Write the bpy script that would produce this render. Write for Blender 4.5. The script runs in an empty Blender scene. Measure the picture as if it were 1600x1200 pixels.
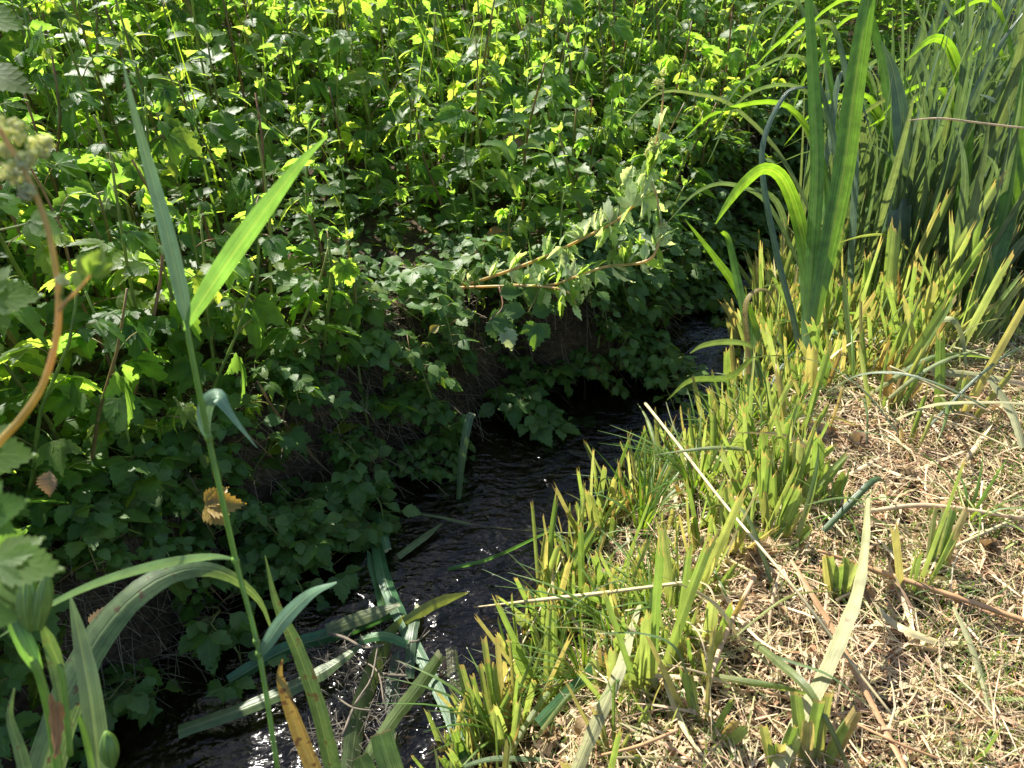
import bpy, math, random
import numpy as np
from mathutils import Vector, noise

R = math.radians
rnd = random.Random(7)
sc = bpy.context.scene
COL = sc.collection

# ------------------------------------------------------------------ camera
H = 1.3                      # lens height over the cut bank
PITCH = R(36)
FPX = 1202.0                 # focal length in pixels of the 1600x1200 frame
cam_d = bpy.data.cameras.new('camera')
cam = bpy.data.objects.new('camera', cam_d)
COL.objects.link(cam)
cam.location = (0, 0, H)
cam.rotation_euler = (R(90) - PITCH, 0, 0)
cam_d.sensor_width = 36.0
cam_d.lens = 36.0 * FPX / 1600.0
cam_d.clip_start = 0.05
cam_d.clip_end = 500
cam_d.dof.use_dof = True
cam_d.dof.focus_distance = 2.2
cam_d.dof.aperture_fstop = 7.0
sc.camera = cam

# ------------------------------------------------------------------ light
SUN_EL = R(45)
SUN_AZ = R(-36)              # degrees right of straight ahead (negative: left)
w = bpy.data.worlds.new('World'); sc.world = w; w.use_nodes = True
nt = w.node_tree
sky = nt.nodes.new('ShaderNodeTexSky'); sky.sky_type = 'NISHITA'
sky.sun_disc = False; sky.sun_elevation = SUN_EL; sky.sun_rotation = SUN_AZ
bg = nt.nodes['Background']; bg.inputs['Strength'].default_value = 0.09
nt.links.new(sky.outputs[0], bg.inputs['Color'])
sd = bpy.data.lights.new('sun', 'SUN'); sd.energy = 5.0; sd.angle = R(0.53); sd.color = (1, .95, .86)
so = bpy.data.objects.new('sun', sd); COL.objects.link(so)
sdir = Vector((math.sin(SUN_AZ) * math.cos(SUN_EL), math.cos(SUN_AZ) * math.cos(SUN_EL), math.sin(SUN_EL)))
so.rotation_euler = sdir.to_track_quat('Z', 'Y').to_euler()
so.location = (0, 0, 8)
sc.view_settings.view_transform = 'Standard'
sc.view_settings.look = 'None'
sc.view_settings.exposure = 1.36
sc.view_settings.gamma = 1
sc.render.engine = 'CYCLES'
sc.cycles.max_bounces = 8
sc.cycles.transparent_max_bounces = 16
sc.cycles.use_denoising = True

CAM = Vector((0, 0, H))
FW = Vector((0, math.cos(PITCH), -math.sin(PITCH)))
UP = Vector((0, math.sin(PITCH), math.cos(PITCH)))
RT = Vector((1, 0, 0))


def ray(px, py):
    return FW + RT * ((px - 800) / FPX) + UP * ((600 - py) / FPX)


def at(px, py, d):           # the point at depth d that the photo shows at (px, py)
    return CAM + ray(px, py) * d


def on(px, py, z):           # ... and on the level z
    r = ray(px, py)
    return CAM + r * ((z - H) / r.z)


# ------------------------------------------------------------------ terrain
WZ = -0.36                   # water level
Lw = [(60, 1200), (250, 1060), (330, 960), (450, 835), (620, 745), (760, 640), (870, 598), (1000, 575), (1040, 500), (1090, 430), (1130, 380)]
Rw = [(700, 1200), (790, 1080), (860, 960), (905, 850), (985, 745), (1090, 690), (1160, 620), (1185, 520), (1215, 450), (1260, 400), (1300, 370)]
Lp = [on(x, y, WZ) for x, y in Lw]; Rp = [on(x, y, WZ) for x, y in Rw]


def mkline(P, a, b):
    ys = [-60] + [p.y for p in P] + [P[-1].y + 6, 80]
    xs = [P[0].x - a * 1] + [p.x for p in P] + [P[-1].x + 6 * b, P[-1].x + 10 * b]
    xs[0] = P[0].x - 1.0
    o = np.argsort(ys)
    return np.array(ys)[o], np.array(xs)[o]


LY, LX = mkline(Lp, 0, 1.0)
RY, RX = mkline(Rp, 0, 1.0)


def sstep(t):
    t = np.clip(t, 0, 1)
    return t * t * (3 - 2 * t)


def wob(x, y):
    return (np.sin(x * 3.1 + y * 1.3) * .5 + np.sin(x * 7.3 - y * 5.1 + 1) * .25 + np.sin(y * 9.7 + x * 2.2 + 2) * .25 +
            .3 * np.sin(x * 17 + 3 * np.sin(y * 5)) * np.sin(y * 15 + 2))


def terr(x, y):
    x = np.asarray(x, float); y = np.asarray(y, float)
    xl = np.interp(y, LY, LX); xr = np.interp(y, RY, RX)
    dl = (xl - x) * .85; dr = (x - xr) * .8
    wv = wob(x, y)
    zl = WZ - .02 + sstep(dl / .30) * .38 + np.clip(dl - .3, 0, 3) * .06 + wv * .02 * sstep(dl * 4)
    zr = WZ - .02 + sstep(dr / .45) * .36 + np.clip(dr - .45, 0, 2) * .03 + wv * .012 * sstep(dr * 4)
    mid = np.minimum(np.abs(dl), np.abs(dr))
    zw = WZ - .02 - .10 * sstep(mid / .15) + wv * .012
    return np.where(dl > 0, zl, np.where(dr > 0, zr, zw))


def tz(x, y):
    return float(terr(x, y))


def ont(px, py, dz=0.0):     # the point of the ground that the photo shows at (px, py)
    r = ray(px, py); t = .5
    for i in range(400):
        p = CAM + r * t
        if p.z <= tz(p.x, p.y) + dz:
            break
        t += .015
    return CAM + r * t


def proj(p):
    v = p - CAM
    d = v.dot(FW)
    return 800 + FPX * v.dot(RT) / d, 600 - FPX * v.dot(UP) / d, d


# ------------------------------------------------------------------ mesh builder
class MB:
    def __init__(s):
        s.v = []; s.f = []; s.uv = []; s.m = []

    def vert(s, p, uv=(0, 0)):
        s.v.append((p[0], p[1], p[2])); s.uv.append(uv)
        return len(s.v) - 1

    def face(s, idx, m=0):
        s.f.append(idx); s.m.append(m)

    def mesh(s, name, mats, smooth=True):
        me = bpy.data.meshes.new(name)
        me.from_pydata(s.v, [], s.f)
        ul = me.uv_layers.new(name='UVMap')
        vi = np.empty(len(me.loops), dtype=np.int32)
        me.loops.foreach_get('vertex_index', vi)
        uv = np.array(s.uv, dtype=np.float32)[vi]
        ul.data.foreach_set('uv', uv.ravel())
        if not isinstance(mats, (list, tuple)):
            mats = [mats]
        for m in mats:
            me.materials.append(m)
        if len(mats) > 1:
            me.polygons.foreach_set('material_index', np.array(s.m, dtype=np.int32))
        if smooth:
            me.polygons.foreach_set('use_smooth', np.ones(len(s.f), dtype=bool))
        me.update()
        return me

    def obj(s, name, mats, parent=None, smooth=True, loc=None):
        o = bpy.data.objects.new(name, s.mesh(name, mats, smooth))
        COL.objects.link(o)
        if parent is not None:
            o.parent = parent
        if loc is not None:
            o.location = loc
        return o

    def add(s, o, M=None):   # merge another builder's geometry
        b = len(s.v)
        if M is None:
            s.v += o.v
        else:
            a = np.array(o.v) @ M[0].T + M[1]
            s.v += [tuple(q) for q in a]
        s.uv += o.uv
        s.f += [tuple(i + b for i in f) for f in o.f]
        s.m += o.m


def tag(o, label=None, cat=None, group=None, kind=None):
    if label: o['label'] = label
    if cat: o['category'] = cat
    if group: o['group'] = group
    if kind: o['kind'] = kind
    return o


def empty(name, loc, label=None, cat=None, group=None, rz=0):
    o = bpy.data.objects.new(name, None); COL.objects.link(o)
    o.empty_display_size = .05
    o.location = loc; o.rotation_euler = (0, 0, rz)
    return tag(o, label, cat, group)


def catmull(P, n):
    P = [Vector(p) for p in P]
    if len(P) == 2:
        return [P[0].lerp(P[1], i / n) for i in range(n + 1)]
    Q = [P[0] * 2 - P[1]] + P + [P[-1] * 2 - P[-2]]
    segs = len(P) - 1
    out = []
    for i in range(n + 1):
        g = min(i / n * segs, segs - 1e-6); k = int(g); t = g - k
        a, b, c, d = Q[k:k + 4]
        out.append(.5 * ((2 * b) + (c - a) * t + (2 * a - 5 * b + 4 * c - d) * t * t + (3 * b - a - 3 * c + d) * t ** 3))
    return out


def lerpl(L, t):
    g = t * (len(L) - 1); k = min(int(g), len(L) - 2)
    return L[k] + (L[k + 1] - L[k]) * (g - k)


def tube(mb, pts, r, n=None, sides=6, m=0):
    n = n or max(2, len(pts) * 2)
    C = catmull(pts, n)
    rr = r if isinstance(r, (list, tuple)) else [r, r]
    rings = []
    ref = Vector((.31, .87, .37)).normalized()
    for i, c in enumerate(C):
        t = (C[min(i + 1, n)] - C[max(i - 1, 0)])
        if t.length < 1e-9: t = Vector((0, 0, 1))
        t.normalize()
        a = t.cross(ref)
        if a.length < .1: a = t.cross(Vector((1, 0, 0)))
        a.normalize(); b = t.cross(a)
        rad = lerpl(rr, i / n)
        rings.append([mb.vert(c + (a * math.cos(6.2832 * k / sides) + b * math.sin(6.2832 * k / sides)) * rad, (i / n, k / sides * 2 - 1)) for k in range(sides)])
    for i in range(n):
        for k in range(sides):
            mb.face((rings[i][k], rings[i][(k + 1) % sides], rings[i + 1][(k + 1) % sides], rings[i + 1][k]), m)
    mb.face(tuple(reversed(rings[0])), m); mb.face(tuple(rings[-1]), m)


def ribbon(mb, pts, widths, n=14, fold=.18, tilt=0.0, side=None, view=None, across=4, twist=0.0, ragged=0.0, m=0, wave=0.0, rg=rnd):
    """A long leaf: centre line, full widths, V-folded cross-section."""
    C = catmull(pts, n)
    rows = []
    ps = None
    ph = rg.random() * 6
    for i, c in enumerate(C):
        t = (C[min(i + 1, n)] - C[max(i - 1, 0)]).normalized()
        if view is not None:
            s = t.cross(c - view)
        else:
            s = side - t * side.dot(t)
        if s.length < 1e-6: s = ps or Vector((1, 0, 0))
        s.normalize()
        if ps is not None and view is not None and s.dot(ps) < 0: s = -s
        ps = s
        nn = s.cross(t).normalized()
        a = tilt + twist * i / n
        s2 = s * math.cos(a) + nn * math.sin(a)
        n2 = nn * math.cos(a) - s * math.sin(a)
        wd = max(lerpl(widths, i / n), 1e-4) * .5
        if wave: wd *= 1 + wave * math.sin(i * 2.1 + ph)
        row = []
        for k in range(across + 1):
            v = k / across * 2 - 1
            p = c + s2 * (v * wd) + n2 * (abs(v) * fold * wd * (1 + .0 * v))
            if ragged and i == n:
                p = p + t * rg.uniform(-ragged, ragged)
            row.append(mb.vert(p, (i / n, v)))
        rows.append(row)
    for i in range(n):
        for k in range(across):
            mb.face((rows[i][k], rows[i][k + 1], rows[i + 1][k + 1], rows[i + 1][k]), m)


def lobe(mb, b0, base, d, nrm, L, W, n=6, serr=.14, droop=.25, fold=.2, power=.9, peak=.38, m=0, curl=0.0, rg=rnd):
    """One toothed leaf lobe, starting at an existing base vertex b0."""
    d = d.normalized(); nrm = (nrm - d * nrm.dot(d)).normalized(); s = d.cross(nrm)
    prev = None
    N = n * 2
    for i in range(1, N + 1):
        u = i / N
        if u < peak: wv = math.sin(u / peak * math.pi / 2) ** power
        else: wv = math.cos((u - peak) / (1 - peak) * math.pi / 2) ** 1.25
        c = base + d * (L * u) - nrm * (droop * L * u * u)
        wd = W * wv
        tooth = i % 2 == 1
        k = 1 + serr if tooth else 1 - serr
        sh = d * (L * .05 if tooth else -L * .01)
        if i == N:
            cur = [mb.vert(c, (u, 0))]
            mb.face((prev[0], cur[0], prev[1]), m); mb.face((prev[1], cur[0], prev[2]), m)
            break
        up = nrm * (fold * wd) - nrm * (curl * wd * u)
        jl = 1 + rg.uniform(-.06, .06)
        cur = [mb.vert(c + s * (wd * k * jl) + up + sh, (u, 1)), mb.vert(c, (u, 0)), mb.vert(c - s * (wd * k * jl) + up + sh, (u, -1))]
        if prev is None:
            mb.face((b0, cur[1], cur[0]), m); mb.face((b0, cur[2], cur[1]), m)
        else:
            mb.face((prev[0], prev[1], cur[1], cur[0]), m); mb.face((prev[1], prev[2], cur[2], cur[1]), m)
        prev = cur


def leaf(mb, base, d, nrm, L, lobes=3, m=0, wr=.30, n=6, droop=.25, fold=.22, serr=.14, curl=0, rg=rnd):
    d = d.normalized(); nrm = (nrm - d * nrm.dot(d)).normalized(); s = d.cross(nrm)
    b0 = mb.vert(base, (0, 0))
    if lobes == 1: A = [(0, 1, 1)]
    elif lobes == 3: A = [(0, 1, 1), (48, .78, .95), (-48, .78, .95)]
    else: A = [(0, 1, 1), (42, .88, .95), (-42, .88, .95), (88, .6, .9), (-88, .6, .9)]
    for a, l, ww in A:
        a = R(a + rg.uniform(-5, 5))
        dd = d * math.cos(a) + s * math.sin(a)
        lobe(mb, b0, base, dd, nrm + dd * rg.uniform(-.12, .12), L * l * rg.uniform(.93, 1.07), L * wr * l * ww, n=n, droop=droop * rg.uniform(.6, 1.4), fold=fold, serr=serr, curl=curl, m=m, rg=rg)


def blob(mb, c, r, m=0, rg=rnd, el=1.0, ax=Vector((0, 0, 1))):
    a = ax.normalized(); b = a.orthogonal().normalized(); d = a.cross(b)
    top = mb.vert(c + a * r * el, (1, 0)); bot = mb.vert(c - a * r * el, (0, 0))
    ring = [mb.vert(c + (b * math.cos(k * 1.2566) + d * math.sin(k * 1.2566)) * r * rg.uniform(.8, 1.15), (.5, k / 5)) for k in range(5)]
    for k in range(5):
        mb.face((ring[k], ring[(k + 1) % 5], top), m); mb.face((ring[(k + 1) % 5], ring[k], bot), m)


# ------------------------------------------------------------------ materials
def newmat(name):
    m = bpy.data.materials.new(name); m.use_nodes = True
    t = m.node_tree; t.nodes.clear()
    out = t.nodes.new('ShaderNodeOutputMaterial')
    return m, t, out


def ramp(t, cols, fac=None, interp='LINEAR'):
    r = t.nodes.new('ShaderNodeValToRGB'); r.color_ramp.interpolation = interp
    e = r.color_ramp.elements
    while len(e) < len(cols): e.new(.5)
    for i, c in enumerate(cols):
        if len(c) == 2: e[i].position = c[0]; cc = c[1]
        else: e[i].position = i / max(1, len(cols) - 1); cc = c
        e[i].color = (*cc, 1)
    if fac is not None: t.links.new(fac, r.inputs[0])
    return r


def mth(t, op, a, b=None, c=None):
    n = t.nodes.new('ShaderNodeMath'); n.operation = op
    for i, x in enumerate((a, b, c)):
        if x is None: continue
        if isinstance(x, (int, float)): n.inputs[i].default_value = x
        else: t.links.new(x, n.inputs[i])
    return n.outputs[0]


def mixc(t, fac, a, b, mode='MIX'):
    n = t.nodes.new('ShaderNodeMix'); n.data_type = 'RGBA'; n.blend_type = mode
    for k, x in ((0, fac), (6, a), (7, b)):
        if isinstance(x, (int, float)): n.inputs[k].default_value = x
        elif isinstance(x, tuple): n.inputs[k].default_value = (*x, 1)
        else: t.links.new(x, n.inputs[k])
    return n.outputs[2]


def plant_mat(name, cols, trans=.4, tcol=(1.0, 1.0, .35), tgain=2.2, rough=.42, spec=.5, veins='broad', tip=None, base=None, blot=None, bump=.35, blotscale=30, blotthr=(.62, .72)):
    m, t, out = newmat(name)
    g = t.nodes.new('ShaderNodeNewGeometry'); oi = t.nodes.new('ShaderNodeObjectInfo')
    s = mth(t, 'FRACT', mth(t, 'ADD', g.outputs['Random Per Island'], mth(t, 'MULTIPLY', oi.outputs['Random'], .7)))
    col = ramp(t, cols, s).outputs[0]
    uv = t.nodes.new('ShaderNodeUVMap'); sx = t.nodes.new('ShaderNodeSeparateXYZ'); t.links.new(uv.outputs[0], sx.inputs[0])
    U, V = sx.outputs[0], sx.outputs[1]
    tc = t.nodes.new('ShaderNodeTexCoord')
    nz = t.nodes.new('ShaderNodeTexNoise'); nz.inputs['Scale'].default_value = blotscale; nz.inputs['Detail'].default_value = 3
    t.links.new(tc.outputs['Object'], nz.inputs['Vector'])
    var = ramp(t, [(.3, (.7, .7, .7)), (.7, (1.2, 1.2, 1.15))], nz.outputs[0]).outputs[0]
    col = mixc(t, 1.0, col, var, 'MULTIPLY')
    if veins == 'broad':
        av = mth(t, 'ABSOLUTE', V)
        wv = mth(t, 'SINE', mth(t, 'SUBTRACT', mth(t, 'MULTIPLY', U, 42), mth(t, 'MULTIPLY', av, 15)))
        mid = mth(t, 'SUBTRACT', 1, mth(t, 'MULTIPLY', av, 9)); mid = mth(t, 'MAXIMUM', mid, 0)
        hgt = mth(t, 'SUBTRACT', mth(t, 'MULTIPLY', mth(t, 'POWER', mth(t, 'ADD', mth(t, 'MULTIPLY', wv, .5), .5), 3), -.6), mid)
        vein = mth(t, 'MAXIMUM', mid, mth(t, 'MULTIPLY', mth(t, 'GREATER_THAN', wv, .9), .45))
        col = mixc(t, mth(t, 'MULTIPLY', vein, .28), col, (.14, .24, .06))
        dist = .0008
    else:
        cb = t.nodes.new('ShaderNodeCombineXYZ')
        t.links.new(mth(t, 'MULTIPLY', U, .9), cb.inputs[0]); t.links.new(mth(t, 'MULTIPLY', V, 13.0), cb.inputs[1]); t.links.new(mth(t, 'MULTIPLY', s, 30), cb.inputs[2])
        n2 = t.nodes.new('ShaderNodeTexNoise'); n2.inputs['Scale'].default_value = 1.6; n2.inputs['Detail'].default_value = 3
        t.links.new(cb.outputs[0], n2.inputs['Vector'])
        st = ramp(t, [(.38, (.6, .64, .55)), (.62, (1.3, 1.25, 1.2))], n2.outputs[0]).outputs[0]
        col = mixc(t, 1.0, col, st, 'MULTIPLY')
        rib = mth(t, 'MAXIMUM', mth(t, 'SUBTRACT', 1, mth(t, 'MULTIPLY', mth(t, 'ABSOLUTE', V), 7)), 0)
        col = mixc(t, mth(t, 'MULTIPLY', rib, .35), col, (.30, .36, .16))
        hgt = mth(t, 'ADD', n2.outputs[0], rib); dist = .0015
    if base is not None:
        f = ramp(t, [(0.0, (1, 1, 1)), (.35, (0, 0, 0))], U).outputs[0]
        col = mixc(t, mth(t, 'MULTIPLY', f, .85), col, base)
    if tip is not None:
        f = mth(t, 'GREATER_THAN', mth(t, 'ADD', U, mth(t, 'MULTIPLY', nz.outputs[0], .06)), tip[1])
        col = mixc(t, mth(t, 'MULTIPLY', f, .8), col, tip[0])
    if blot is not None:
        f = ramp(t, [(blotthr[0], (0, 0, 0)), (blotthr[1], (1, 1, 1))], nz.outputs[0]).outputs[0]
        col = mixc(t, f, col, blot)
    bs = t.nodes.new('ShaderNodeBsdfPrincipled')
    t.links.new(col, bs.inputs['Base Color'])
    bs.inputs['Roughness'].default_value = rough
    bs.inputs['Specular IOR Level'].default_value = spec
    if bump:
        bp = t.nodes.new('ShaderNodeBump'); bp.inputs['Strength'].default_value = bump; bp.inputs['Distance'].default_value = dist
        t.links.new(hgt, bp.inputs['Height']); t.links.new(bp.outputs[0], bs.inputs['Normal'])
    if trans > 0:
        tr = t.nodes.new('ShaderNodeBsdfTranslucent')
        k = mixc(t, 1.0, col, tuple(c * tgain for c in tcol), 'MULTIPLY')
        t.links.new(k, tr.inputs['Color'])
        mx = t.nodes.new('ShaderNodeMixShader'); mx.inputs[0].default_value = trans
        t.links.new(bs.outputs[0], mx.inputs[1]); t.links.new(tr.outputs[0], mx.inputs[2])
        t.links.new(mx.outputs[0], out.inputs[0])
    else:
        t.links.new(bs.outputs[0], out.inputs[0])
    return m


M = {}
TG = (1.22, 1.0, .42)
M['herb'] = plant_mat('herb_leaf', [(.047, .108, .026), (.065, .138, .032), (.09, .165, .038), (.052, .118, .033), (.073, .145, .028), (.125, .18, .042), (.043, .098, .028)], trans=.6, tcol=TG, tgain=4.8, rough=.46, spec=.4, bump=.45)
M['herb_pale'] = plant_mat('pale_herb_leaf', [(.073, .155, .042), (.10, .185, .05), (.12, .20, .055), (.085, .15, .036)], trans=.6, tcol=TG, tgain=3.8, rough=.46, bump=.45)
M['bramble'] = plant_mat('bramble_leaf', [(.05, .125, .02), (.075, .16, .028), (.095, .175, .03), (.06, .14, .03), (.11, .18, .035)], trans=.42, tcol=TG, tgain=2.8, rough=.5, bump=.45)
M['herb_near'] = plant_mat('near_herb_leaf', [(.07, .16, .03), (.10, .19, .04), (.08, .15, .025)], trans=.5, tcol=TG, tgain=2.8, rough=.5, spec=.35, bump=.18, blotscale=18)
M['bluereed'] = plant_mat('blue_reed_leaf', [(.15, .27, .17), (.17, .29, .19)], trans=.2, tcol=(1.1, 1.05, .5), tgain=1.5, rough=.4, veins='long', bump=.3)
M['wilt'] = plant_mat('wilting_leaf', [(.42, .47, .33), (.32, .42, .20), (.55, .58, .46), (.28, .42, .12), (.48, .52, .34)], trans=.5, tcol=(1.1, 1.05, .6), tgain=2.1, rough=.5, bump=.5)
M['yellow'] = plant_mat('yellowing_leaf', [(.35, .28, .05), (.28, .26, .05), (.4, .22, .05)], trans=.4, tcol=(1.1, .9, .3), tgain=1.6, blot=(.16, .12, .03), bump=.3)
M['deadleaf'] = plant_mat('dead_leaf', [(.28, .18, .09), (.36, .26, .14), (.20, .11, .06), (.42, .33, .2)], trans=.25, tcol=(1, .8, .5), tgain=1.4, rough=.7, bump=.4)
M['iris'] = plant_mat('iris_blade', [(.07, .125, .08), (.095, .15, .10), (.11, .16, .08), (.08, .135, .095), (.14, .185, .115)], trans=.26, tcol=(1.15, 1.1, .4), tgain=2.2, rough=.34, spec=.9, veins='long', bump=.5)
M['iris_bright'] = plant_mat('bright_iris_blade', [(.10, .21, .045), (.12, .24, .06)], trans=.45, tcol=(1.25, 1.1, .2), tgain=2.3, rough=.38, veins='long', bump=.5, base=(.14, .22, .13))
M['stub'] = plant_mat('cut_blade', [(.12, .20, .06), (.18, .26, .09), (.24, .31, .13), (.30, .36, .18), (.09, .16, .05), (.42, .43, .28), (.14, .23, .07), (.20, .28, .10), (.38, .32, .19), (.11, .21, .05)], trans=.40, tcol=(1.06, 1.0, .45), tgain=2.1, rough=.42, veins='long', bump=.5, base=(.27, .27, .11), tip=((.34, .25, .13), .99))
M['stub_dry'] = plant_mat('dry_cut_blade', [(.38, .30, .13), (.30, .22, .09), (.42, .36, .20), (.27, .16, .07)], trans=.3, tcol=(1.1, .95, .5), tgain=1.5, rough=.6, veins='long', bump=.5, base=(.25, .24, .10))
M['cutfall'] = plant_mat('fallen_blade', [(.05, .14, .06), (.08, .19, .07), (.10, .20, .10), (.13, .18, .06), (.06, .12, .06), (.16, .19, .08)], trans=.3, tcol=(1.1, 1.05, .4), tgain=2.0, rough=.33, veins='long', bump=.4, tip=((.3, .3, .16), .985))
M['reedleaf'] = plant_mat('reed_leaf', [(.12, .26, .10), (.15, .30, .13)], trans=.45, tcol=(1.15, 1.05, .3), tgain=2.0, rough=.4, veins='long', bump=.25)
M['reedstem'] = plant_mat('reed_stem', [(.20, .36, .05), (.22, .38, .07)], trans=.15, rough=.35, veins='long', bump=.15)
M['graygreen'] = plant_mat('ageing_blade', [(.10, .16, .07), (.12, .18, .08)], trans=.3, rough=.5, veins='long', bump=.4, blot=(.10, .06, .03), blotscale=55, blotthr=(.6, .68))
M['brownblade'] = plant_mat('browning_blade', [(.34, .25, .08), (.30, .24, .07)], trans=.3, tcol=(1.1, .9, .4), tgain=1.6, rough=.55, veins='long', bump=.4, blot=(.13, .07, .03), blotscale=60, blotthr=(.55, .65))
M['drygray'] = plant_mat('grey_dry_blade', [(.30, .32, .17), (.36, .34, .19), (.26, .30, .14)], trans=.2, tcol=(1, .9, .6), tgain=1.3, rough=.6, veins='long', bump=.5, blot=(.16, .12, .08), blotscale=25)
M['straw'] = plant_mat('straw', [(.64, .46, .28), (.76, .60, .42), (.48, .29, .17), (.82, .69, .52), (.54, .28, .17), (.70, .53, .36), (.44, .40, .18), (.74, .57, .41), (.28, .36, .10)], trans=.18, tcol=(1, .9, .6), tgain=1.2, rough=.6, veins='long', bump=.2)
M['strawpale'] = plant_mat('pale_straw', [(.56, .47, .27), (.62, .52, .32)], trans=.1, tcol=(1, .9, .6), tgain=1.1, rough=.45, veins='long', bump=.2)
M['strawred'] = plant_mat('reddish_straw', [(.52, .30, .16), (.46, .26, .14)], trans=.1, tcol=(1, .9, .6), tgain=1.1, rough=.5, veins='long', bump=.2)
M['scrap'] = plant_mat('dry_leaf_scrap', [(.55, .41, .25), (.66, .53, .35), (.34, .19, .10), (.46, .25, .13), (.42, .40, .2), (.70, .59, .42), (.26, .30, .11)], trans=.25, tcol=(1, .85, .5), tgain=1.3, rough=.75, bump=.4)
M['grass'] = plant_mat('grass', [(.08, .18, .03), (.12, .24, .04), (.10, .20, .05), (.17, .26, .06), (.07, .16, .04), (.24, .27, .09)], trans=.42, tcol=(1.2, 1.05, .25), tgain=2.2, rough=.4, veins='long', bump=.2)
M['stem'] = plant_mat('green_stem', [(.16, .26, .05), (.24, .30, .07), (.30, .25, .09), (.28, .15, .09), (.2, .28, .06), (.24, .11, .07)], trans=.25, tcol=(1.1, 1, .4), tgain=1.5, rough=.45, veins='long', bump=.1)
M['brownstem'] = plant_mat('brown_stem', [(.56, .42, .16), (.54, .40, .16)], trans=.28, rough=.4, veins='long', bump=.15, blot=(.52, .34, .14), blotscale=22, blotthr=(.45, .6))
M['fluff'] = plant_mat('seed_head', [(.66, .66, .38), (.72, .70, .46), (.60, .64, .30), (.74, .70, .52)], trans=.5, tcol=(1, 1, .6), tgain=1.4, rough=.8, bump=0)
M['root'] = plant_mat('root', [(.09, .065, .045), (.15, .115, .08), (.24, .19, .13), (.05, .035, .025)], trans=0, rough=.8, veins='long', bump=.1)
M['twig'] = plant_mat('twig', [(.10, .08, .06), (.15, .12, .09), (.20, .16, .13)], trans=0, rough=.75, veins='long', bump=.5)
M['debris'] = plant_mat('wet_debris', [(.035, .026, .018), (.06, .045, .032), (.09, .07, .05)], trans=0, rough=.6, veins='long', bump=.1)
M['pod'] = plant_mat('seed_pod', [(.15, .26, .05), (.18, .29, .06)], trans=.15, rough=.35, veins='long', bump=.2)
M['bract'] = plant_mat('papery_bract', [(.42, .21, .09), (.5, .3, .15)], trans=.3, tcol=(1, .8, .5), tgain=1.4, rough=.6, veins='long', bump=.5)


def ground_mat():
    m, t, out = newmat('soil')
    tc = t.nodes.new('ShaderNodeTexCoord')
    n1 = t.nodes.new('ShaderNodeTexNoise'); n1.inputs['Scale'].default_value = 5; n1.inputs['Detail'].default_value = 8
    n2 = t.nodes.new('ShaderNodeTexNoise'); n2.inputs['Scale'].default_value = 60; n2.inputs['Detail'].default_value = 6
    for n in (n1, n2): t.links.new(tc.outputs['Object'], n.inputs['Vector'])
    c = ramp(t, [(.3, (.025, .018, .012)), (.5, (.055, .038, .024)), (.7, (.10, .07, .042))], n1.outputs[0]).outputs[0]
    v = ramp(t, [(.35, (.55, .55, .55)), (.65, (1.35, 1.3, 1.2))], n2.outputs[0]).outputs[0]
    c = mixc(t, 1.0, c, v, 'MULTIPLY')
    bs = t.nodes.new('ShaderNodeBsdfPrincipled'); bs.inputs['Roughness'].default_value = .9
    bs.inputs['Specular IOR Level'].default_value = .2
    t.links.new(c, bs.inputs['Base Color'])
    bp = t.nodes.new('ShaderNodeBump'); bp.inputs['Strength'].default_value = .9; bp.inputs['Distance'].default_value = .015
    t.links.new(n2.outputs[0], bp.inputs['Height']); t.links.new(bp.outputs[0], bs.inputs['Normal'])
    t.links.new(bs.outputs[0], out.inputs[0])
    return m


def water_mat():
    m, t, out = newmat('water')
    tc = t.nodes.new('ShaderNodeTexCoord')
    mp = t.nodes.new('ShaderNodeMapping'); mp.inputs['Rotation'].default_value = (0, 0, R(-38)); mp.inputs['Scale'].default_value = (1.0, 2.0, 1)
    t.links.new(tc.outputs['Object'], mp.inputs['Vector'])
    n1 = t.nodes.new('ShaderNodeTexNoise'); n1.inputs['Scale'].default_value = 10; n1.inputs['Detail'].default_value = 2; n1.inputs['Distortion'].default_value = 1.0
    n2 = t.nodes.new('ShaderNodeTexNoise'); n2.inputs['Scale'].default_value = 34; n2.inputs['Detail'].default_value = 3; n2.inputs['Distortion'].default_value = .6
    for n in (n1, n2): t.links.new(mp.outputs[0], n.inputs['Vector'])
    hh = mth(t, 'ADD', n1.outputs[0], mth(t, 'MULTIPLY', n2.outputs[0], .35))
    bp = t.nodes.new('ShaderNodeBump'); bp.inputs['Strength'].default_value = 1.0; bp.inputs['Distance'].default_value = .009
    t.links.new(hh, bp.inputs['Height'])
    fr = t.nodes.new('ShaderNodeFresnel'); fr.inputs['IOR'].default_value = 1.4; t.links.new(bp.outputs[0], fr.inputs['Normal'])
    gl = t.nodes.new('ShaderNodeBsdfGlossy'); gl.inputs['Roughness'].default_value = .13; t.links.new(bp.outputs[0], gl.inputs['Normal'])
    tr = t.nodes.new('ShaderNodeBsdfTransparent'); tr.inputs['Color'].default_value = (.55, .53, .44, 1)
    mx = t.nodes.new('ShaderNodeMixShader')
    t.links.new(fr.outputs[0], mx.inputs[0]); t.links.new(tr.outputs[0], mx.inputs[1]); t.links.new(gl.outputs[0], mx.inputs[2])
    t.links.new(mx.outputs[0], out.inputs[0])
    return m


# ------------------------------------------------------------------ ground and water
def axis(lo, hi, flo, fhi, fine):
    a = list(np.arange(flo, fhi + 1e-6, fine))
    s = fine; x = a[0]; L = []
    while x > lo: s *= 1.35; x -= s; L.append(max(x, lo))
    s = fine; x = a[-1]; Rr = []
    while x < hi: s *= 1.35; x += s; Rr.append(min(x, hi))
    return np.array(L[::-1] + a + Rr)


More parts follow.
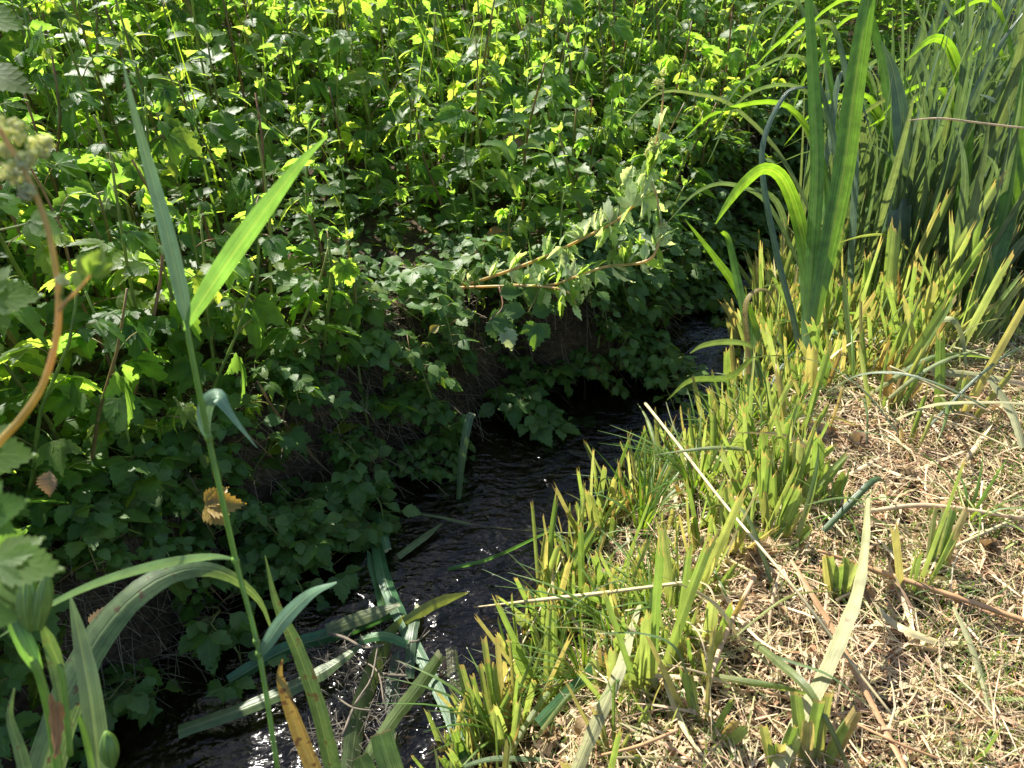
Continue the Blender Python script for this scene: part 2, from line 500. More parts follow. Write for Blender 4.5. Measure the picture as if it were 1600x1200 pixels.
gx = axis(-120, 120, -2.4, 3.2, .035); gy = axis(-40, 200, .3, 5.5, .035)
GX, GY = np.meshgrid(gx, gy)
GZ = terr(GX, GY)
vs = np.stack([GX.ravel(), GY.ravel(), GZ.ravel()], 1)
nx, ny = len(gx), len(gy)
ii = (np.arange(ny - 1)[:, None] * nx + np.arange(nx - 1)[None, :]).ravel()
fs = np.stack([ii, ii + 1, ii + nx + 1, ii + nx], 1)
me = bpy.data.meshes.new('ground'); me.from_pydata(vs.tolist(), [], fs.tolist()); me.materials.append(ground_mat())
me.polygons.foreach_set('use_smooth', np.ones(len(fs), dtype=bool))
g = bpy.data.objects.new('ground', me); COL.objects.link(g); g['kind'] = 'structure'

wmb = MB()
ysW = list(np.arange(-.5, 9, .04))
NA = 26
for j, y in enumerate(ysW):
    xl = float(np.interp(y, LY, LX)) - .12; xr = float(np.interp(y, RY, RX)) + .12
    for k in range(NA):
        x = xl + (xr - xl) * k / (NA - 1)
        z = WZ + .0022 * math.sin(x * 31 + y * 17 + 2 * math.sin(y * 9)) + .0016 * math.sin(x * 57 - y * 43 + math.sin(x * 21))
        wmb.vert((x, y, z))
for j in range(len(ysW) - 1):
    for k in range(NA - 1):
        a = j * NA + k
        wmb.face((a, a + 1, a + NA + 1, a + NA))
wo = wmb.obj('water', water_mat()); wo['kind'] = 'structure'

# ------------------------------------------------------------------ copying
def copy_tree(root, loc, rz=0, scale=1.0, tilt=(0, 0), label=None):
    c = root.copy(); COL.objects.link(c)
    c.location = loc; c.rotation_euler = (tilt[0], tilt[1], rz); c.scale = (scale,) * 3
    if label: c['label'] = label
    for ch in list(root.children):
        d = ch.copy(); COL.objects.link(d); d.parent = c
    return c


class Kind:                  # prototypes; the first use of each moves the prototype itself
    def __init__(s, protos): s.p = protos; s.used = set()

    def place(s, i, loc, rz=0, scale=1.0, tilt=(0, 0), label=None, group=None):
        p = s.p[i]
        if i not in s.used:
            s.used.add(i)
            s_ = p; s_.location = loc; s_.rotation_euler = (tilt[0], tilt[1], rz); s_.scale = (scale,) * 3
            o = s_
            if label: o['label'] = label
        else:
            o = copy_tree(p, loc, rz, scale, tilt, label)
        if group: o['group'] = group
        return o


def pol(a, e=0.0):
    return Vector((math.cos(a) * math.cos(e), math.sin(a) * math.cos(e), math.sin(e)))


# ------------------------------------------------------------------ tall bank herbs
def herb_geo(kind, hgt, rg, lod=1):
    """Returns builders for the stem and the foliage of one upright herb."""
    st = MB(); fo = MB()
    lean = rg.uniform(0, 6.28); la = rg.uniform(.02, .16)
    P = [Vector((0, 0, -.03))]
    for k in range(1, 5):
        P.append(Vector((math.cos(lean) * la * hgt * (k / 4) ** 1.5 + rg.uniform(-.012, .012), math.sin(lean) * la * hgt * (k / 4) ** 1.5 + rg.uniform(-.012, .012), hgt * k / 4)))
    tube(st, P, [.006, .005, .003], n=8, sides=5 if lod else 3)
    C = catmull(P, 40)
    if kind == 'lobed':
        z = .12
        a = rg.uniform(0, 6.28)
        while z < 1.0:
            c = C[int(z * 40)]
            a += 2.4 + rg.uniform(-.4, .4)
            size = (.108 if z < .75 else .108 - (z - .75) * .26) * rg.uniform(.65, 1.25)
            el = rg.uniform(.2, .8)
            pl = rg.uniform(.05, .12) * (1.15 - z * .6)
            e = c + pol(a, el) * pl
            if lod: tube(st, [c, c.lerp(e, .5) + Vector((0, 0, .008)), e], [.0018, .0012], n=3, sides=4)
            d = pol(a, rg.uniform(-1.0, .45)); nn = Vector((rg.uniform(-.6, .6), rg.uniform(-.6, .6), 1))
            leaf(fo, e, d, nn, size, lobes=rg.choice([3, 3, 5]), wr=rg.uniform(.22, .30), n=6 if lod else 3, serr=.13, droop=rg.uniform(.1, .6), fold=rg.uniform(.1, .4), rg=rg)
            if rg.random() < .75:
                sd_ = d.cross(Vector((0, 0, 1)))
                for sgn in (-1, 1):
                    leaf(fo, c.lerp(e, .6), (d * .5 + sd_ * sgn), nn, size * rg.uniform(.45, .65), lobes=1, wr=.36, n=5 if lod else 3, droop=.3, rg=rg)
            z += rg.uniform(.06, .11) * (1.0 / max(hgt, .4)) ** .7
    elif kind == 'lance':
        z = .15; a = rg.uniform(0, 3.14)
        while z < 1.0:
            c = C[int(z * 40)]
            a += 1.57 + rg.uniform(-.25, .25)
            size = (.075 + .035 * math.sin(z * 3.0)) * rg.uniform(.8, 1.15) * (1 if z < .8 else .75)
            for sgn in (0, 3.1416):
                d = pol(a + sgn, rg.uniform(-.6, .8))
                e = c + d * .012
                leaf(fo, e, d, Vector((rg.uniform(-.3, .3), rg.uniform(-.3, .3), 1)), size, lobes=1, wr=rg.uniform(.2, .28), n=5 if lod else 3, droop=rg.uniform(.1, .5), fold=.3, serr=.16, rg=rg)
            z += .055 / max(hgt, .4)
        for k in range(4):
            leaf(fo, C[-1], pol(a + k * 1.57, 1.0), Vector((0, 0, 1)) + pol(a + k, 0), .04, lobes=1, wr=.24, n=3, droop=.1, rg=rg)
    return st, fo


def herb_proto(kind, hgt, mat, seed, name, lod=1):
    rg = random.Random(seed)
    st, fo = herb_geo(kind, hgt, rg, lod)
    e = empty(name, (0, 0, 0))
    st.obj('stem', M['stem'], e)
    fo.obj('foliage', mat, e)
    return e


def left_d(x, y): return (float(np.interp(y, LY, LX)) - x) * .85


LH = 10
kl = Kind([herb_proto('lobed', h_, M['herb'], 100 + i, 'lobed_leaf_herb') for i, h_ in enumerate([.42, .5, .55, .62, .7, .75, .85, .95, 1.05, 1.15])])
kn = Kind([herb_proto('lance', h_, M['herb_pale'] if i % 2 else M['herb'], 200 + i, 'narrow_leaf_herb') for i, h_ in enumerate([.4, .5, .6, .7, .8, .95, 1.1, 1.2])])
for p in kl.p: tag(p, None, 'herb', 'lobed leaf herbs crowding the far bank')
for p in kn.p: tag(p, None, 'herb', 'narrow leaf herbs among the bank plants')
BR = [at(*q) for q in [(640, 468, 2.65), (720, 447, 2.55), (790, 425, 2.45), (860, 397, 2.38), (920, 368, 2.3), (965, 343, 2.25), (1000, 308, 2.2), (1028, 210, 2.16), (900, 432, 2.32), (1020, 400, 2.2), (705, 510, 2.42), (820, 500, 2.42), (780, 460, 2.4)]]


def sun_cap(x, y, z, h):
    # herbs here stay below the light that reaches the leaning branch
    sx, sy = math.sin(SUN_AZ), math.cos(SUN_AZ)
    for b in BR:
        vx, vy = x - b.x, y - b.y
        t = vx * sx + vy * sy; o_ = abs(vx * sy - vy * sx)
        if t > -.12 and o_ < .24:
            h = min(h, (b.z + max(t - .1, -.1) * math.tan(SUN_EL) - z) / 1.15)
    return h


rg = random.Random(5)
cand = []
pts = []
tries = 0
while len(pts) < 1150 and tries < 60000:
    tries += 1
    y = rg.uniform(.55, 8.2); x = rg.uniform(-5.2, 3.9)
    d = left_d(x, y)
    if d < .10: continue
    z = tz(x, y)
    px, py, dep = proj(Vector((x, y, z)))
    hmax = .34 + min(d, 2.6) * .36
    hmax += .22 * max(0, min(1, (2.1 - y) / .6))  # nearest herbs are made taller so that they shade the stream
    hmax = sun_cap(x, y, z, hmax)
    if hmax < .08: continue
    hmax = max(hmax, .24)
    qx, qy, qd = proj(Vector((x, y, z + hmax)))
    lim = -520 if y < 1.7 else -160  # near rows run on out of view: unseen herbs added to shade the water
    if not (lim < px < 1760 or lim < qx < 1760): continue
    if qy > (1500 if y < 1.2 else 1250) or py < -260: continue
    if x * x + y * y < .9 ** 2 or (y < .9 and max(px, qx) > -260): continue
    mind = .085 + .012 * dep + (.012 if d > 1.3 else 0)
    if any((x - a[0]) ** 2 + (y - a[1]) ** 2 < mind * mind for a in pts): continue
    pts.append((x, y, z, d, dep, hmax))
pts.sort(key=lambda q: q[4])
NL = NN = 0
far = MB(); fars = MB()
fg = random.Random(77)
farproto = [herb_geo('lobed', h_, fg, 0) for h_ in (.95, 1.1, 1.25)] + [herb_geo('lance', h_, fg, 0) for h_ in (1.0, 1.2)]
for x, y, z, d, dep, hmax in pts:
    lance = noise.noise(Vector((x * .9, y * .9, 3))) + rg.uniform(-.25, .25) > .08
    rz = rg.uniform(0, 6.28); tl = (rg.uniform(-.12, .12), rg.uniform(-.12, .12))
    edge = d < .35
    if edge:                 # bank rim plants lean out over the water
        tl = (rg.uniform(.0, .35), rg.uniform(.05, .45))
    if lance and NN < 230:
        hh = hmax * rg.uniform(.75, 1.15)
        i = min(range(len(kn.p)), key=lambda k: abs([.4, .5, .6, .7, .8, .95, 1.1, 1.2][k] - hh) + rg.random() * .12)
        o = kn.place(i, (x, y, z), rz, rg.uniform(.9, 1.1) * min(1, hh / .4 + .1), tl); NN += 1
        zn = 0 if d < .35 else 1 if d < 1.1 else 2
        o['label'] = ['low narrow leaf herb on the shaded bank rim above the stream', 'narrow leaf herb with paired leaves in the middle depth of the bank plants', 'sunlit narrow leaf herb at the back near the top of the photo'][zn]
        o['group'] = 'narrow leaf herbs ' + ['on the bank rim', 'in the middle of the bank', 'at the back'][zn]
    elif NL < 300:
        hh = hmax * rg.uniform(.7, 1.1)
        i = min(range(10), key=lambda k: abs([.42, .5, .55, .62, .7, .75, .85, .95, 1.05, 1.15][k] - hh) + rg.random() * .12)
        o = kl.place(i, (x, y, z), rz, rg.uniform(.9, 1.1) * min(1, hh / .42 + .1), tl); NL += 1
        zn = 0 if d < .35 else 1 if d < 1.1 else 2
        o['label'] = ['low herb with toothed lobed leaves on the shaded bank rim above the stream', 'herb with toothed lobed leaves in the middle depth of the bank plants', 'sunlit tall herb with toothed lobed leaves at the back of the bank'][zn]
        o['group'] = 'lobed leaf herbs ' + ['on the bank rim', 'in the middle of the bank', 'at the back'][zn]
    else:
        s_, f_ = farproto[rg.randrange(5)]
        k = rg.uniform(.85, 1.15)
        c_, n_ = math.cos(rz) * k, math.sin(rz) * k
        Mx = (np.array([[c_, -n_, 0], [n_, c_, 0], [0, 0, k]]), np.array([x, y, z]))
        far.add(f_, Mx); fars.add(s_, Mx)
print('herbs', len(pts), NL, NN)
for p in kl.p:
    pass
e = empty('distant_herb_thicket', (0, 0, 0), 'mass of sunlit herbs filling the meadow beyond the bank', 'thicket'); e['kind'] = 'stuff'
far.obj('foliage', M['herb'], e)['kind'] = 'stuff'
fars.obj('stem', M['stem'], e)['kind'] = 'stuff'
rg = random.Random(15)
mg = MB()
for k in range(1500):
    y = rg.uniform(2.2, 8); x = rg.uniform(-5, 3.2)
    d = left_d(x, y)
    if d < .8: continue
    L = rg.uniform(.6, 1.25); a = rg.uniform(0, 6.28); dr = rg.uniform(.05, .5); b = Vector((x, y, tz(x, y)))
    P = [b + pol(a) * L * dr * u * u + Vector((0, 0, L * (u - .35 * dr * u * u))) for u in (0, .3, .6, 1)]
    ww = rg.uniform(.004, .010)
    ribbon(mg, P, [ww, ww, ww * .6, .0005], n=7, fold=.3, side=pol(a + 1.57), across=2, twist=rg.uniform(-.8, .8), rg=rg)
o = mg.obj('meadow_grass', M['grass']); tag(o, 'tall thin grass growing up between the herbs at the back', 'grass', kind='stuff')
# ------------------------------------------------------------------ trailing brambles at the water's edge
def bramble_proto(seed, L):
    rg = random.Random(seed)
    st = MB(); fo = MB()
    e = empty('trailing_bramble', (0, 0, 0), 'trailing shoot with small toothed leaves hanging down the shaded bank', 'bramble', 'trailing shoots on the shaded bank')
    P = [Vector((0, 0, 0))]
    for k in range(1, 6):
        t = k / 5
        P.append(Vector((L * .75 * t, rg.uniform(-.05, .05) * t, .10 * math.sin(t * 2.4) - .42 * L * t * t + rg.uniform(-.01, .01))))
    tube(st, P, [.0028, .0015], n=12, sides=5)
    C = catmull(P, 30)
    for i in range(3, 31, 2):
        for q in range(2):
            a = rg.uniform(0, 6.28)
            c = C[min(i, 30)]; d0 = pol(a, rg.uniform(-.3, .7))
            pl = rg.uniform(.025, .06); ee = c + d0 * pl
            tube(st, [c, ee], [.001, .0008], n=1, sides=3)
            d = pol(a, rg.uniform(-.7, .1)); nn = Vector((rg.uniform(-.2, .8), rg.uniform(-.4, .4), 1))
            s_ = rg.uniform(.035, .062)
            leaf(fo, ee, d, nn, s_, lobes=1, wr=.36, n=6, droop=rg.uniform(.1, .4), serr=.1, rg=rg)
            if rg.random() < .65:
                sd_ = d.cross(nn).normalized()
                for sg in (-1, 1):
                    leaf(fo, ee, d * .35 + sd_ * sg, nn, s_ * .8, lobes=1, wr=.36, n=5, droop=.25, serr=.1, rg=rg)
    st.obj('stem', M['stem'], e); fo.obj('foliage', M['bramble'], e)
    return e


kb = Kind([bramble_proto(300 + i, L) for i, L in enumerate([.22, .28, .34, .3, .4, .25])])
rg = random.Random(11)
n = 0; tries = 0; bp_ = []
while n < 250 and tries < 60000:
    tries += 1
    y = rg.uniform(.95, 4.3); d = rg.uniform(-.02, .38) if rg.random() < .8 else rg.uniform(.02, .8)
    x = float(np.interp(y, LY, LX)) - d / .85
    if any((x - a) ** 2 + (y - b) ** 2 < .045 ** 2 for a, b in bp_): continue
    z = tz(x, y)
    px, py, dep = proj(Vector((x, y, z)))
    if px < -150 or py > 1300 or dep < .8: continue
    # a bare, root-hung stretch of bank stays thinner
    if 440 < px < 680 and 520 < py < 720 and rg.random() < .72: continue
    if noise.noise(Vector((x * 4, y * 4, 5))) + rg.uniform(-.15, .15) < -.10: continue
    if d > .4 and rg.random() < .5: continue
    bp_.append((x, y))
    kb.place(rg.randrange(6), (x, y, z + rg.uniform(0, .05)), rg.uniform(-1.5, .5), rg.uniform(.55, 1.25), (rg.uniform(-.3, .3), rg.uniform(-.3, .3)))
    n += 1

rg = random.Random(16)
gc = MB()
for k in range(60000):
    if len(gc.f) > 130000: break
    y = rg.uniform(1.0, 6.5); d = rg.uniform(.12, 3.2)
    x = float(np.interp(y, LY, LX)) - d / .85
    z = tz(x, y); px, py, dep = proj(Vector((x, y, z)))
    if px < -40 or px > 1500 or py > 1150 or py < 60: continue
    if d < .5 and noise.noise(Vector((x * 4, y * 4, 7))) < .0: continue
    a = rg.uniform(0, 6.28)
    c = Vector((x, y, z + rg.uniform(.01, .10)))
    leaf(gc, c, pol(a, rg.uniform(-.6, .4)), Vector((rg.uniform(-.6, .6), rg.uniform(-.6, .6), 1)), rg.uniform(.025, .065), lobes=rg.choice([1, 1, 3]), wr=rg.uniform(.24, .4), n=3, droop=rg.uniform(.1, .5), rg=rg)
o = gc.obj('ground_cover', M['bramble']); tag(o, 'low leafy ground cover under the bank herbs', 'ground cover', kind='stuff')

# dry roots and dead stalks hanging down the bank face
rg = random.Random(12)
rb = MB()
for k in range(5200):
    y = rg.uniform(1.0, 4.4); d = rg.uniform(.0, .5)
    x = float(np.interp(y, LY, LX)) - d / .85
    z = tz(x, y) + rg.uniform(.0, .05)
    a = rg.uniform(-1.6, .6); L = rg.uniform(.05, .22)
    p0 = Vector((x, y, z)); p2 = p0 + pol(a, rg.uniform(-1.2, .3)) * L
    p2.z = max(p2.z, tz(p2.x, p2.y) + .003, WZ - .02)
    p1 = p0.lerp(p2, .5) + Vector((rg.uniform(-.02, .02), rg.uniform(-.02, .02), rg.uniform(0, .03)))
    wd = rg.uniform(.0012, .003)
    ribbon(rb, [p0, p1, p2], [wd, wd * .6], n=4, fold=.5, side=pol(a + 1.57), across=2, rg=rg)
o = rb.obj('bank_roots', M['root']); tag(o, 'tangle of dry roots and dead grass on the dark bank face', 'roots', kind='stuff')

# ------------------------------------------------------------------ yellow flag clump (upper right)
def fan_proto(seed, nb, L, mat='iris', arch=1.0, name='iris_plant', wid=.030):
    rg = random.Random(seed)
    e = empty(name, (0, 0, 0))
    for k in range(nb):
        t = (k - (nb - 1) / 2) / max(1, (nb - 1) / 2)
        Lk = L * rg.uniform(.75, 1.08) * (1 - .2 * abs(t))
        lean = t * .22 + rg.uniform(-.07, .07); ly = rg.uniform(-.12, .12)
        drp = arch * rg.choice([.02, .04, .08, .2, .6]) * (1 if lean > 0 else -1)
        P = []
        x0 = t * .035
        for q in range(7):
            u = q / 6
            bend = max(0, u - .45) / .55
            P.append(Vector((x0 + math.sin(lean) * Lk * u + drp * .55 * Lk * bend ** 1.8, ly * Lk * u + (k % 2) * .006, Lk * u * math.cos(lean) - abs(drp) * .55 * Lk * bend ** 2.4 - .02)))
        mb = MB()
        ww = wid * rg.uniform(.45, 1.0)
        ribbon(mb, P, [ww * .9, ww, ww, ww * .85, ww * .5, .001], n=16, fold=.22, side=Vector((1, .15, 0)), twist=rg.uniform(-.9, .9), tilt=rg.uniform(-.5, .5), across=4, rg=rg)
        mb.obj('blade', M[mat], e)
    return e


ki = Kind([fan_proto(400 + i, nb, L, 'iris', ar, wid=.040) for i, (nb, L, ar) in enumerate([(6, .95, .5), (7, 1.05, .9), (5, .85, .3), (7, 1.1, 1.2), (6, 1.0, .7), (5, 1.15, 1.4)])])
for p in ki.p: tag(p, 'tall dark green iris fan in the uncut clump at upper right', 'iris plant', 'uncut iris fans at the upper right')
rg = random.Random(21)
ip = []
tries = 0
while len(ip) < 190 and tries < 9000:
    tries += 1
    x = rg.uniform(.9, 3.9); y = rg.uniform(1.9, 5.0)
    dr = (x - float(np.interp(y, RY, RX))) * .8
    z = tz(x, y); px, py, dep = proj(Vector((x, y, z)))
    if dr < -.02 or px > 1850 or px < 1215: continue
    if py > 500 or py < -150: continue
    if any((x - a[0]) ** 2 + (y - a[1]) ** 2 < .06 ** 2 for a in ip): continue
    ip.append((x, y))
    ki.place(rg.randrange(6), (x, y, z), rg.uniform(-.9, .9) + (3.14 if rg.random() < .65 else 0), rg.uniform(.85, 1.1), (rg.uniform(-.1, .1), rg.uniform(-.1, .1)))

# ------------------------------------------------------------------ cut stubs
def stub_proto(seed, nb, L, wid, dry=False):
    rg = random.Random(seed)
    e = empty('cut_iris_stub', (0, 0, 0))
    nb += 2
    for k in range(nb):
        t = (k - (nb - 1) / 2)
        Lk = L * rg.uniform(.4, 1.3)
        lean = t * .13 + rg.uniform(-.1, .1); ly = rg.uniform(-.12, .12)
        mb = MB(); ww = wid * rg.uniform(.25, 1.0)
        bend = rg.uniform(-.06, .06)
        P = [Vector((t * .010 + math.sin(lean) * Lk * u + bend * u * u * Lk, ly * Lk * u + (k % 2) * .005, Lk * u - .02)) for u in (0, .35, .7, 1.0)]
        ribbon(mb, P, [ww * .95, ww, ww * .95, ww * .85], n=7, fold=rg.uniform(.25, .6), side=Vector((1, rg.uniform(-.3, .3), 0)), twist=rg.uniform(-.4, .4), across=6, ragged=Lk * .07 + .004, rg=rg)
        mb.obj('cut_blade', M['stub_dry'] if (dry or rg.random() < .13) else M['stub'], e)
    return e


ks = Kind([stub_proto(500 + i, nb, L, wd, dry) for i, (nb, L, wd, dry) in enumerate([
    (4, .17, .022, 0), (3, .14, .026, 0), (5, .20, .018, 0), (4, .12, .024, 0), (3, .22, .022, 0), (2, .10, .028, 0), (3, .15, .016, 0),
    (5, .16, .014, 0), (4, .24, .026, 0), (3, .11, .02, 1), (4, .19, .020, 0), (2, .16, .018, 0), (6, .15, .012, 0), (3, .18, .028, 0)])])
for p in ks.p: tag(p, 'ragged cut iris stub in the fringe between water and mown bank', 'plant stub', 'cut iris stubs along the water edge')
rg = random.Random(31)
sp = []; tries = 0
edge_px = [(1200, 900), (1100, 1000), (1000, 1080), (900, 1150), (800, 1215), (700, 1280), (600, 1370), (540, 1480), (480, 1640)]
EY = np.array([a for a, b in edge_px][::-1]); EX = np.array([b + 55 for a, b in edge_px][::-1])
while len(sp) < 285 and tries < 40000:
    tries += 1
    px = rg.uniform(700, 1660); py = rg.uniform(400, 1290)
    p = ont(px, py) if False else None
    x = rg.uniform(-.5, 3.2); y = rg.uniform(.5, 3.4)
    dr = (x - float(np.interp(y, RY, RX))) * .8
    if dr < -.03: continue
    z = tz(x, y); px, py, dep = proj(Vector((x, y, z)))
    if px > 1700 or py > 1330: continue
    ex = float(np.interp(py, EY, EX))
    inside = px < ex
    if not inside and rg.random() > (.006 if px > ex + 120 else .08): continue
    if py < 440: continue
    cn = noise.noise(Vector((x * 5, y * 5, 1)))
    if cn + rg.uniform(-.16, .16) < -.03 and dr > .08: continue
    mind = .04 if inside else .12
    if any((x - a[0]) ** 2 + (y - a[1]) ** 2 < mind ** 2 for a in sp): continue
    sp.append((x, y))
    i = rg.randrange(14)
    s_ = rg.uniform(.7, 1.5) * (1.3 if py < 620 else 1.0)
    if dr < .06: s_ *= .9
    if not inside: L_, G_ = 'lone cut iris stub poking out of the straw on the mown bank', 'lone stubs on the mown bank'
    elif dr < .07: L_, G_ = 'cut iris stub rooted right at the edge of the dark water', 'stubs at the very edge of the water'
    elif py < 620: L_, G_ = 'tall cut iris stub in front of the uncut clump at upper right', 'stubs below the uncut clump'
    elif py < 900: L_, G_ = 'cut iris stub in the middle stretch of the green fringe', 'stubs in the middle of the fringe'
    else: L_, G_ = 'cut iris stub in the nearest, lower stretch of the green fringe', 'stubs in the nearest part of the fringe'
    ks.place(i, (x, y, z), rg.uniform(-1.0, 1.0), s_, (rg.uniform(-.2, .2), rg.uniform(-.32, .14)), L_, G_)
print('stubs', len(sp))

rg = random.Random(35)
sb = MB(); n = 0
while n < 2600:
    y = rg.uniform(.5, 3.2); dr = rg.uniform(-.02, .75)
    x = float(np.interp(y, RY, RX)) + dr / .8
    z = tz(x, y); px, py, dep = proj(Vector((x, y, z)))
    if px > float(np.interp(py, EY, EX)) + 60 or py < 420 or py > 1320:
        n += .2; continue
    n += 1
    if noise.noise(Vector((x * 5, y * 5, 1))) + rg.uniform(-.1, .1) < -.02: continue
    a = rg.uniform(0, 6.28); L = rg.uniform(.03, .16) * rg.uniform(.6, 1.1)
    b = Vector((x, y, z - .01)); tp = b + Vector((rg.gauss(-.015, .025), rg.gauss(0, .02), L))
    ww = rg.uniform(.002, .009)
    ribbon(sb, [b, b.lerp(tp, .5) + pol(a) * .004, tp], [ww, ww, ww * .7], n=3, fold=.4, side=pol(a), across=2, ragged=.004, rg=rg)
o = sb.obj('cut_stubble', M['stub']); tag(o, 'fine green stubble of cut grass filling the gaps between the stubs', 'stubble', kind='stuff')

# ------------------------------------------------------------------ grass tufts drooping to the water
def tuft_proto(seed, nb, L, wd=.006):
    rg = random.Random(seed); mb = MB()
    for k in range(nb):
        a = rg.uniform(0, 6.28); Lk = L * rg.uniform(.5, 1.1); dr = rg.uniform(.1, .9)
        P = [pol(a) * .008]
        for q in range(1, 5):
            u = q / 4
            P.append(pol(a) * (.01 + Lk * u * (.2 + dr * u * .8)) + Vector((0, 0, Lk * (u - dr * u * u * .75))))
        P[0].z = -.02
        ww = wd * rg.uniform(.6, 1.3)
        ribbon(mb, P, [ww * .8, ww, ww * .7, .0005], n=8, fold=.3, side=pol(a + 1.57), across=2, twist=rg.uniform(-.6, .6), rg=rg)
    o = mb.obj('grass_tuft', M['grass'])
    return tag(o, 'drooping tuft of thin green grass at the edge of the water', 'grass tuft', 'grass tufts among the cut stubs')


kt = Kind([tuft_proto(600 + i, nb, L, wd) for i, (nb, L, wd) in enumerate([(16, .2, .005), (22, .26, .006), (12, .3, .008), (26, .16, .004), (18, .34, .009)])])
rg = random.Random(41); n = 0; tp = []
while n < 120:
    y = rg.uniform(.9, 3.3); dr = abs(rg.gauss(0, .22))
    x = float(np.interp(y, RY, RX)) + dr / .8
    z = tz(x, y); px, py, dep = proj(Vector((x, y, z)))
    if px > 1650 or py > 1300 or py < 420: n += 0; continue
    if any((x - a[0]) ** 2 + (y - a[1]) ** 2 < .05 ** 2 for a in tp): n += 1; continue
    tp.append((x, y)); n += 1
    kt.place(rg.randrange(5), (x, y, z), rg.uniform(0, 6.28), rg.uniform(.6, 1.05))

def loose_proto(seed, L, wd, mat):
    rg = random.Random(seed); mb = MB()
    P = [Vector((0, 0, .01))]
    lift = rg.uniform(.02, .10); side_ = rg.uniform(-.25, .25)
    for q in range(1, 5):
        u = q / 4
        P.append(Vector((L * u, side_ * L * u * u, .01 + lift * math.sin(u * 3.0) + rg.uniform(-.004, .01))))
    ribbon(mb, P, [wd * .8, wd, wd * .9, wd * .6, wd * rg.choice([.05, .5])], n=14, fold=rg.uniform(.15, .7), side=Vector((0, 1, rg.uniform(-.6, .6))), across=4, twist=rg.uniform(-1.6, 1.6), wave=.05, ragged=.004, rg=rg)
    o = mb.obj('loose_cut_leaf', M[mat])
    return tag(o, 'loose cut leaf lying tangled across the green fringe', 'cut leaf', 'loose cut leaves tangled in the fringe')


kq = Kind([loose_proto(700 + i, L, wd, mt) for i, (L, wd, mt) in enumerate([(.28, .012, 'stub'), (.36, .009, 'grass'), (.22, .014, 'cutfall'), (.32, .010, 'drygray'), (.40, .008, 'iris'), (.26, .012, 'straw'), (.30, .016, 'stub'), (.2, .01, 'graygreen')])])
rg = random.Random(45)
for k in range(110):
    y = rg.uniform(.65, 3.1); dr = rg.uniform(.0, .7)
    x = float(np.interp(y, RY, RX)) + dr / .8
    z = tz(x, y); px, py, dep = proj(Vector((x, y, z)))
    if px > float(np.interp(py, EY, EX)) + 120 or py < 430 or py > 1300: continue
    kq.place(rg.randrange(8), (x, y, z + rg.uniform(.01, .09)), rg.uniform(0, 6.28), rg.uniform(.6, 1.15), (rg.uniform(-.3, .3), rg.uniform(-.5, .25)))

# ------------------------------------------------------------------ mown bank: clippings, scraps, short grass
def right_pt(rg):
    while True:
        x = rg.uniform(-.4, 3.6); y = rg.uniform(.5, 4.2)
        dr = (x - float(np.interp(y, RY, RX))) * .8
        if dr < .03: continue
        z = tz(x, y); px, py, dep = proj(Vector((x, y, z)))
        if px > 1750 or py > 1380 or py < 330: continue
        ex = float(np.interp(py, EY, EX))
        wgt = min(1, max(.4, (px - ex + 300) / 300))
        if rg.random() > wgt: continue
        return x, y, z


rg = random.Random(51)
cl = MB()
for k in range(25000):
    x, y, z = right_pt(rg)
    a = rg.uniform(0, 6.28); el = rg.gauss(.03, .22)
    L = rg.choice([.015, .025, .04, .06, .09, .14]) * rg.uniform(.7, 1.3)
    wd = rg.choice([.0009, .0011, .0014, .0018, .0024, .0045]) * rg.uniform(.8, 1.2)
    c = Vector((x, y, z + abs(rg.gauss(.012, .014))))
    d = pol(a, el)
    p0 = c - d * L * .5; p2 = c + d * L * .5
    p1 = c + Vector((rg.uniform(-.1, .1) * L, rg.uniform(-.1, .1) * L, rg.uniform(-.05, .16) * L))
    for p in (p0, p2): p.z = max(p.z, tz(p.x, p.y) + .002)
    ribbon(cl, [p0, p1, p2], [wd, wd, wd * .5], n=4 if L > .05 else 2, fold=.4, side=pol(a + 1.57, rg.uniform(-1, 1)), across=2, twist=rg.uniform(-1, 1), rg=rg)
for k in range(260):
    x, y, z = right_pt(rg)
    a = rg.uniform(0, 6.28); L = rg.uniform(.06, .26); wd = rg.uniform(.004, .012)
    c = Vector((x, y, z + rg.uniform(.01, .035))); d = pol(a, rg.gauss(.04, .12))
    q = pol(a + 1.57) * rg.uniform(-.12, .12) * L
    PP = [c - d * L * .5, c - d * L * .15 + q, c + d * L * .2 + q * 1.2, c + d * L * .5]
    for p in PP: p.z = max(p.z, tz(p.x, p.y) + .006)
    ribbon(cl, PP, [wd * .7, wd, wd, wd * .6, wd * .1], n=9, fold=rg.uniform(.1, .7), side=pol(a + 1.57, rg.uniform(-.8, .8)), across=3, twist=rg.uniform(-2, 2), wave=.12, rg=rg)
o = cl.obj('dry_clippings', M['straw']); tag(o, 'dry straw clippings strewn over the mown bank', 'clippings', kind='stuff')

rg = random.Random(52)
lc = MB()
for k in range(9500):
    x, y, z = right_pt(rg)
    a = rg.uniform(0, 6.28)
    s_ = rg.uniform(.005, .022)
    c = Vector((x, y, z + abs(rg.gauss(.006, .010))))
    leaf(lc, c, pol(a, rg.uniform(-.2, .6)), Vector((rg.uniform(-.9, .9), rg.uniform(-.9, .9), 1)), s_, lobes=rg.choice([1, 1, 1, 3]), wr=rg.uniform(.2, .45), n=3, droop=rg.uniform(-.5, .9), fold=rg.uniform(-.3, 1.0), serr=.2, rg=rg)
o = lc.obj('leaf_scraps', M['scrap']); tag(o, 'crumpled dry leaf scraps lying among the clippings', 'leaf litter', kind='stuff')

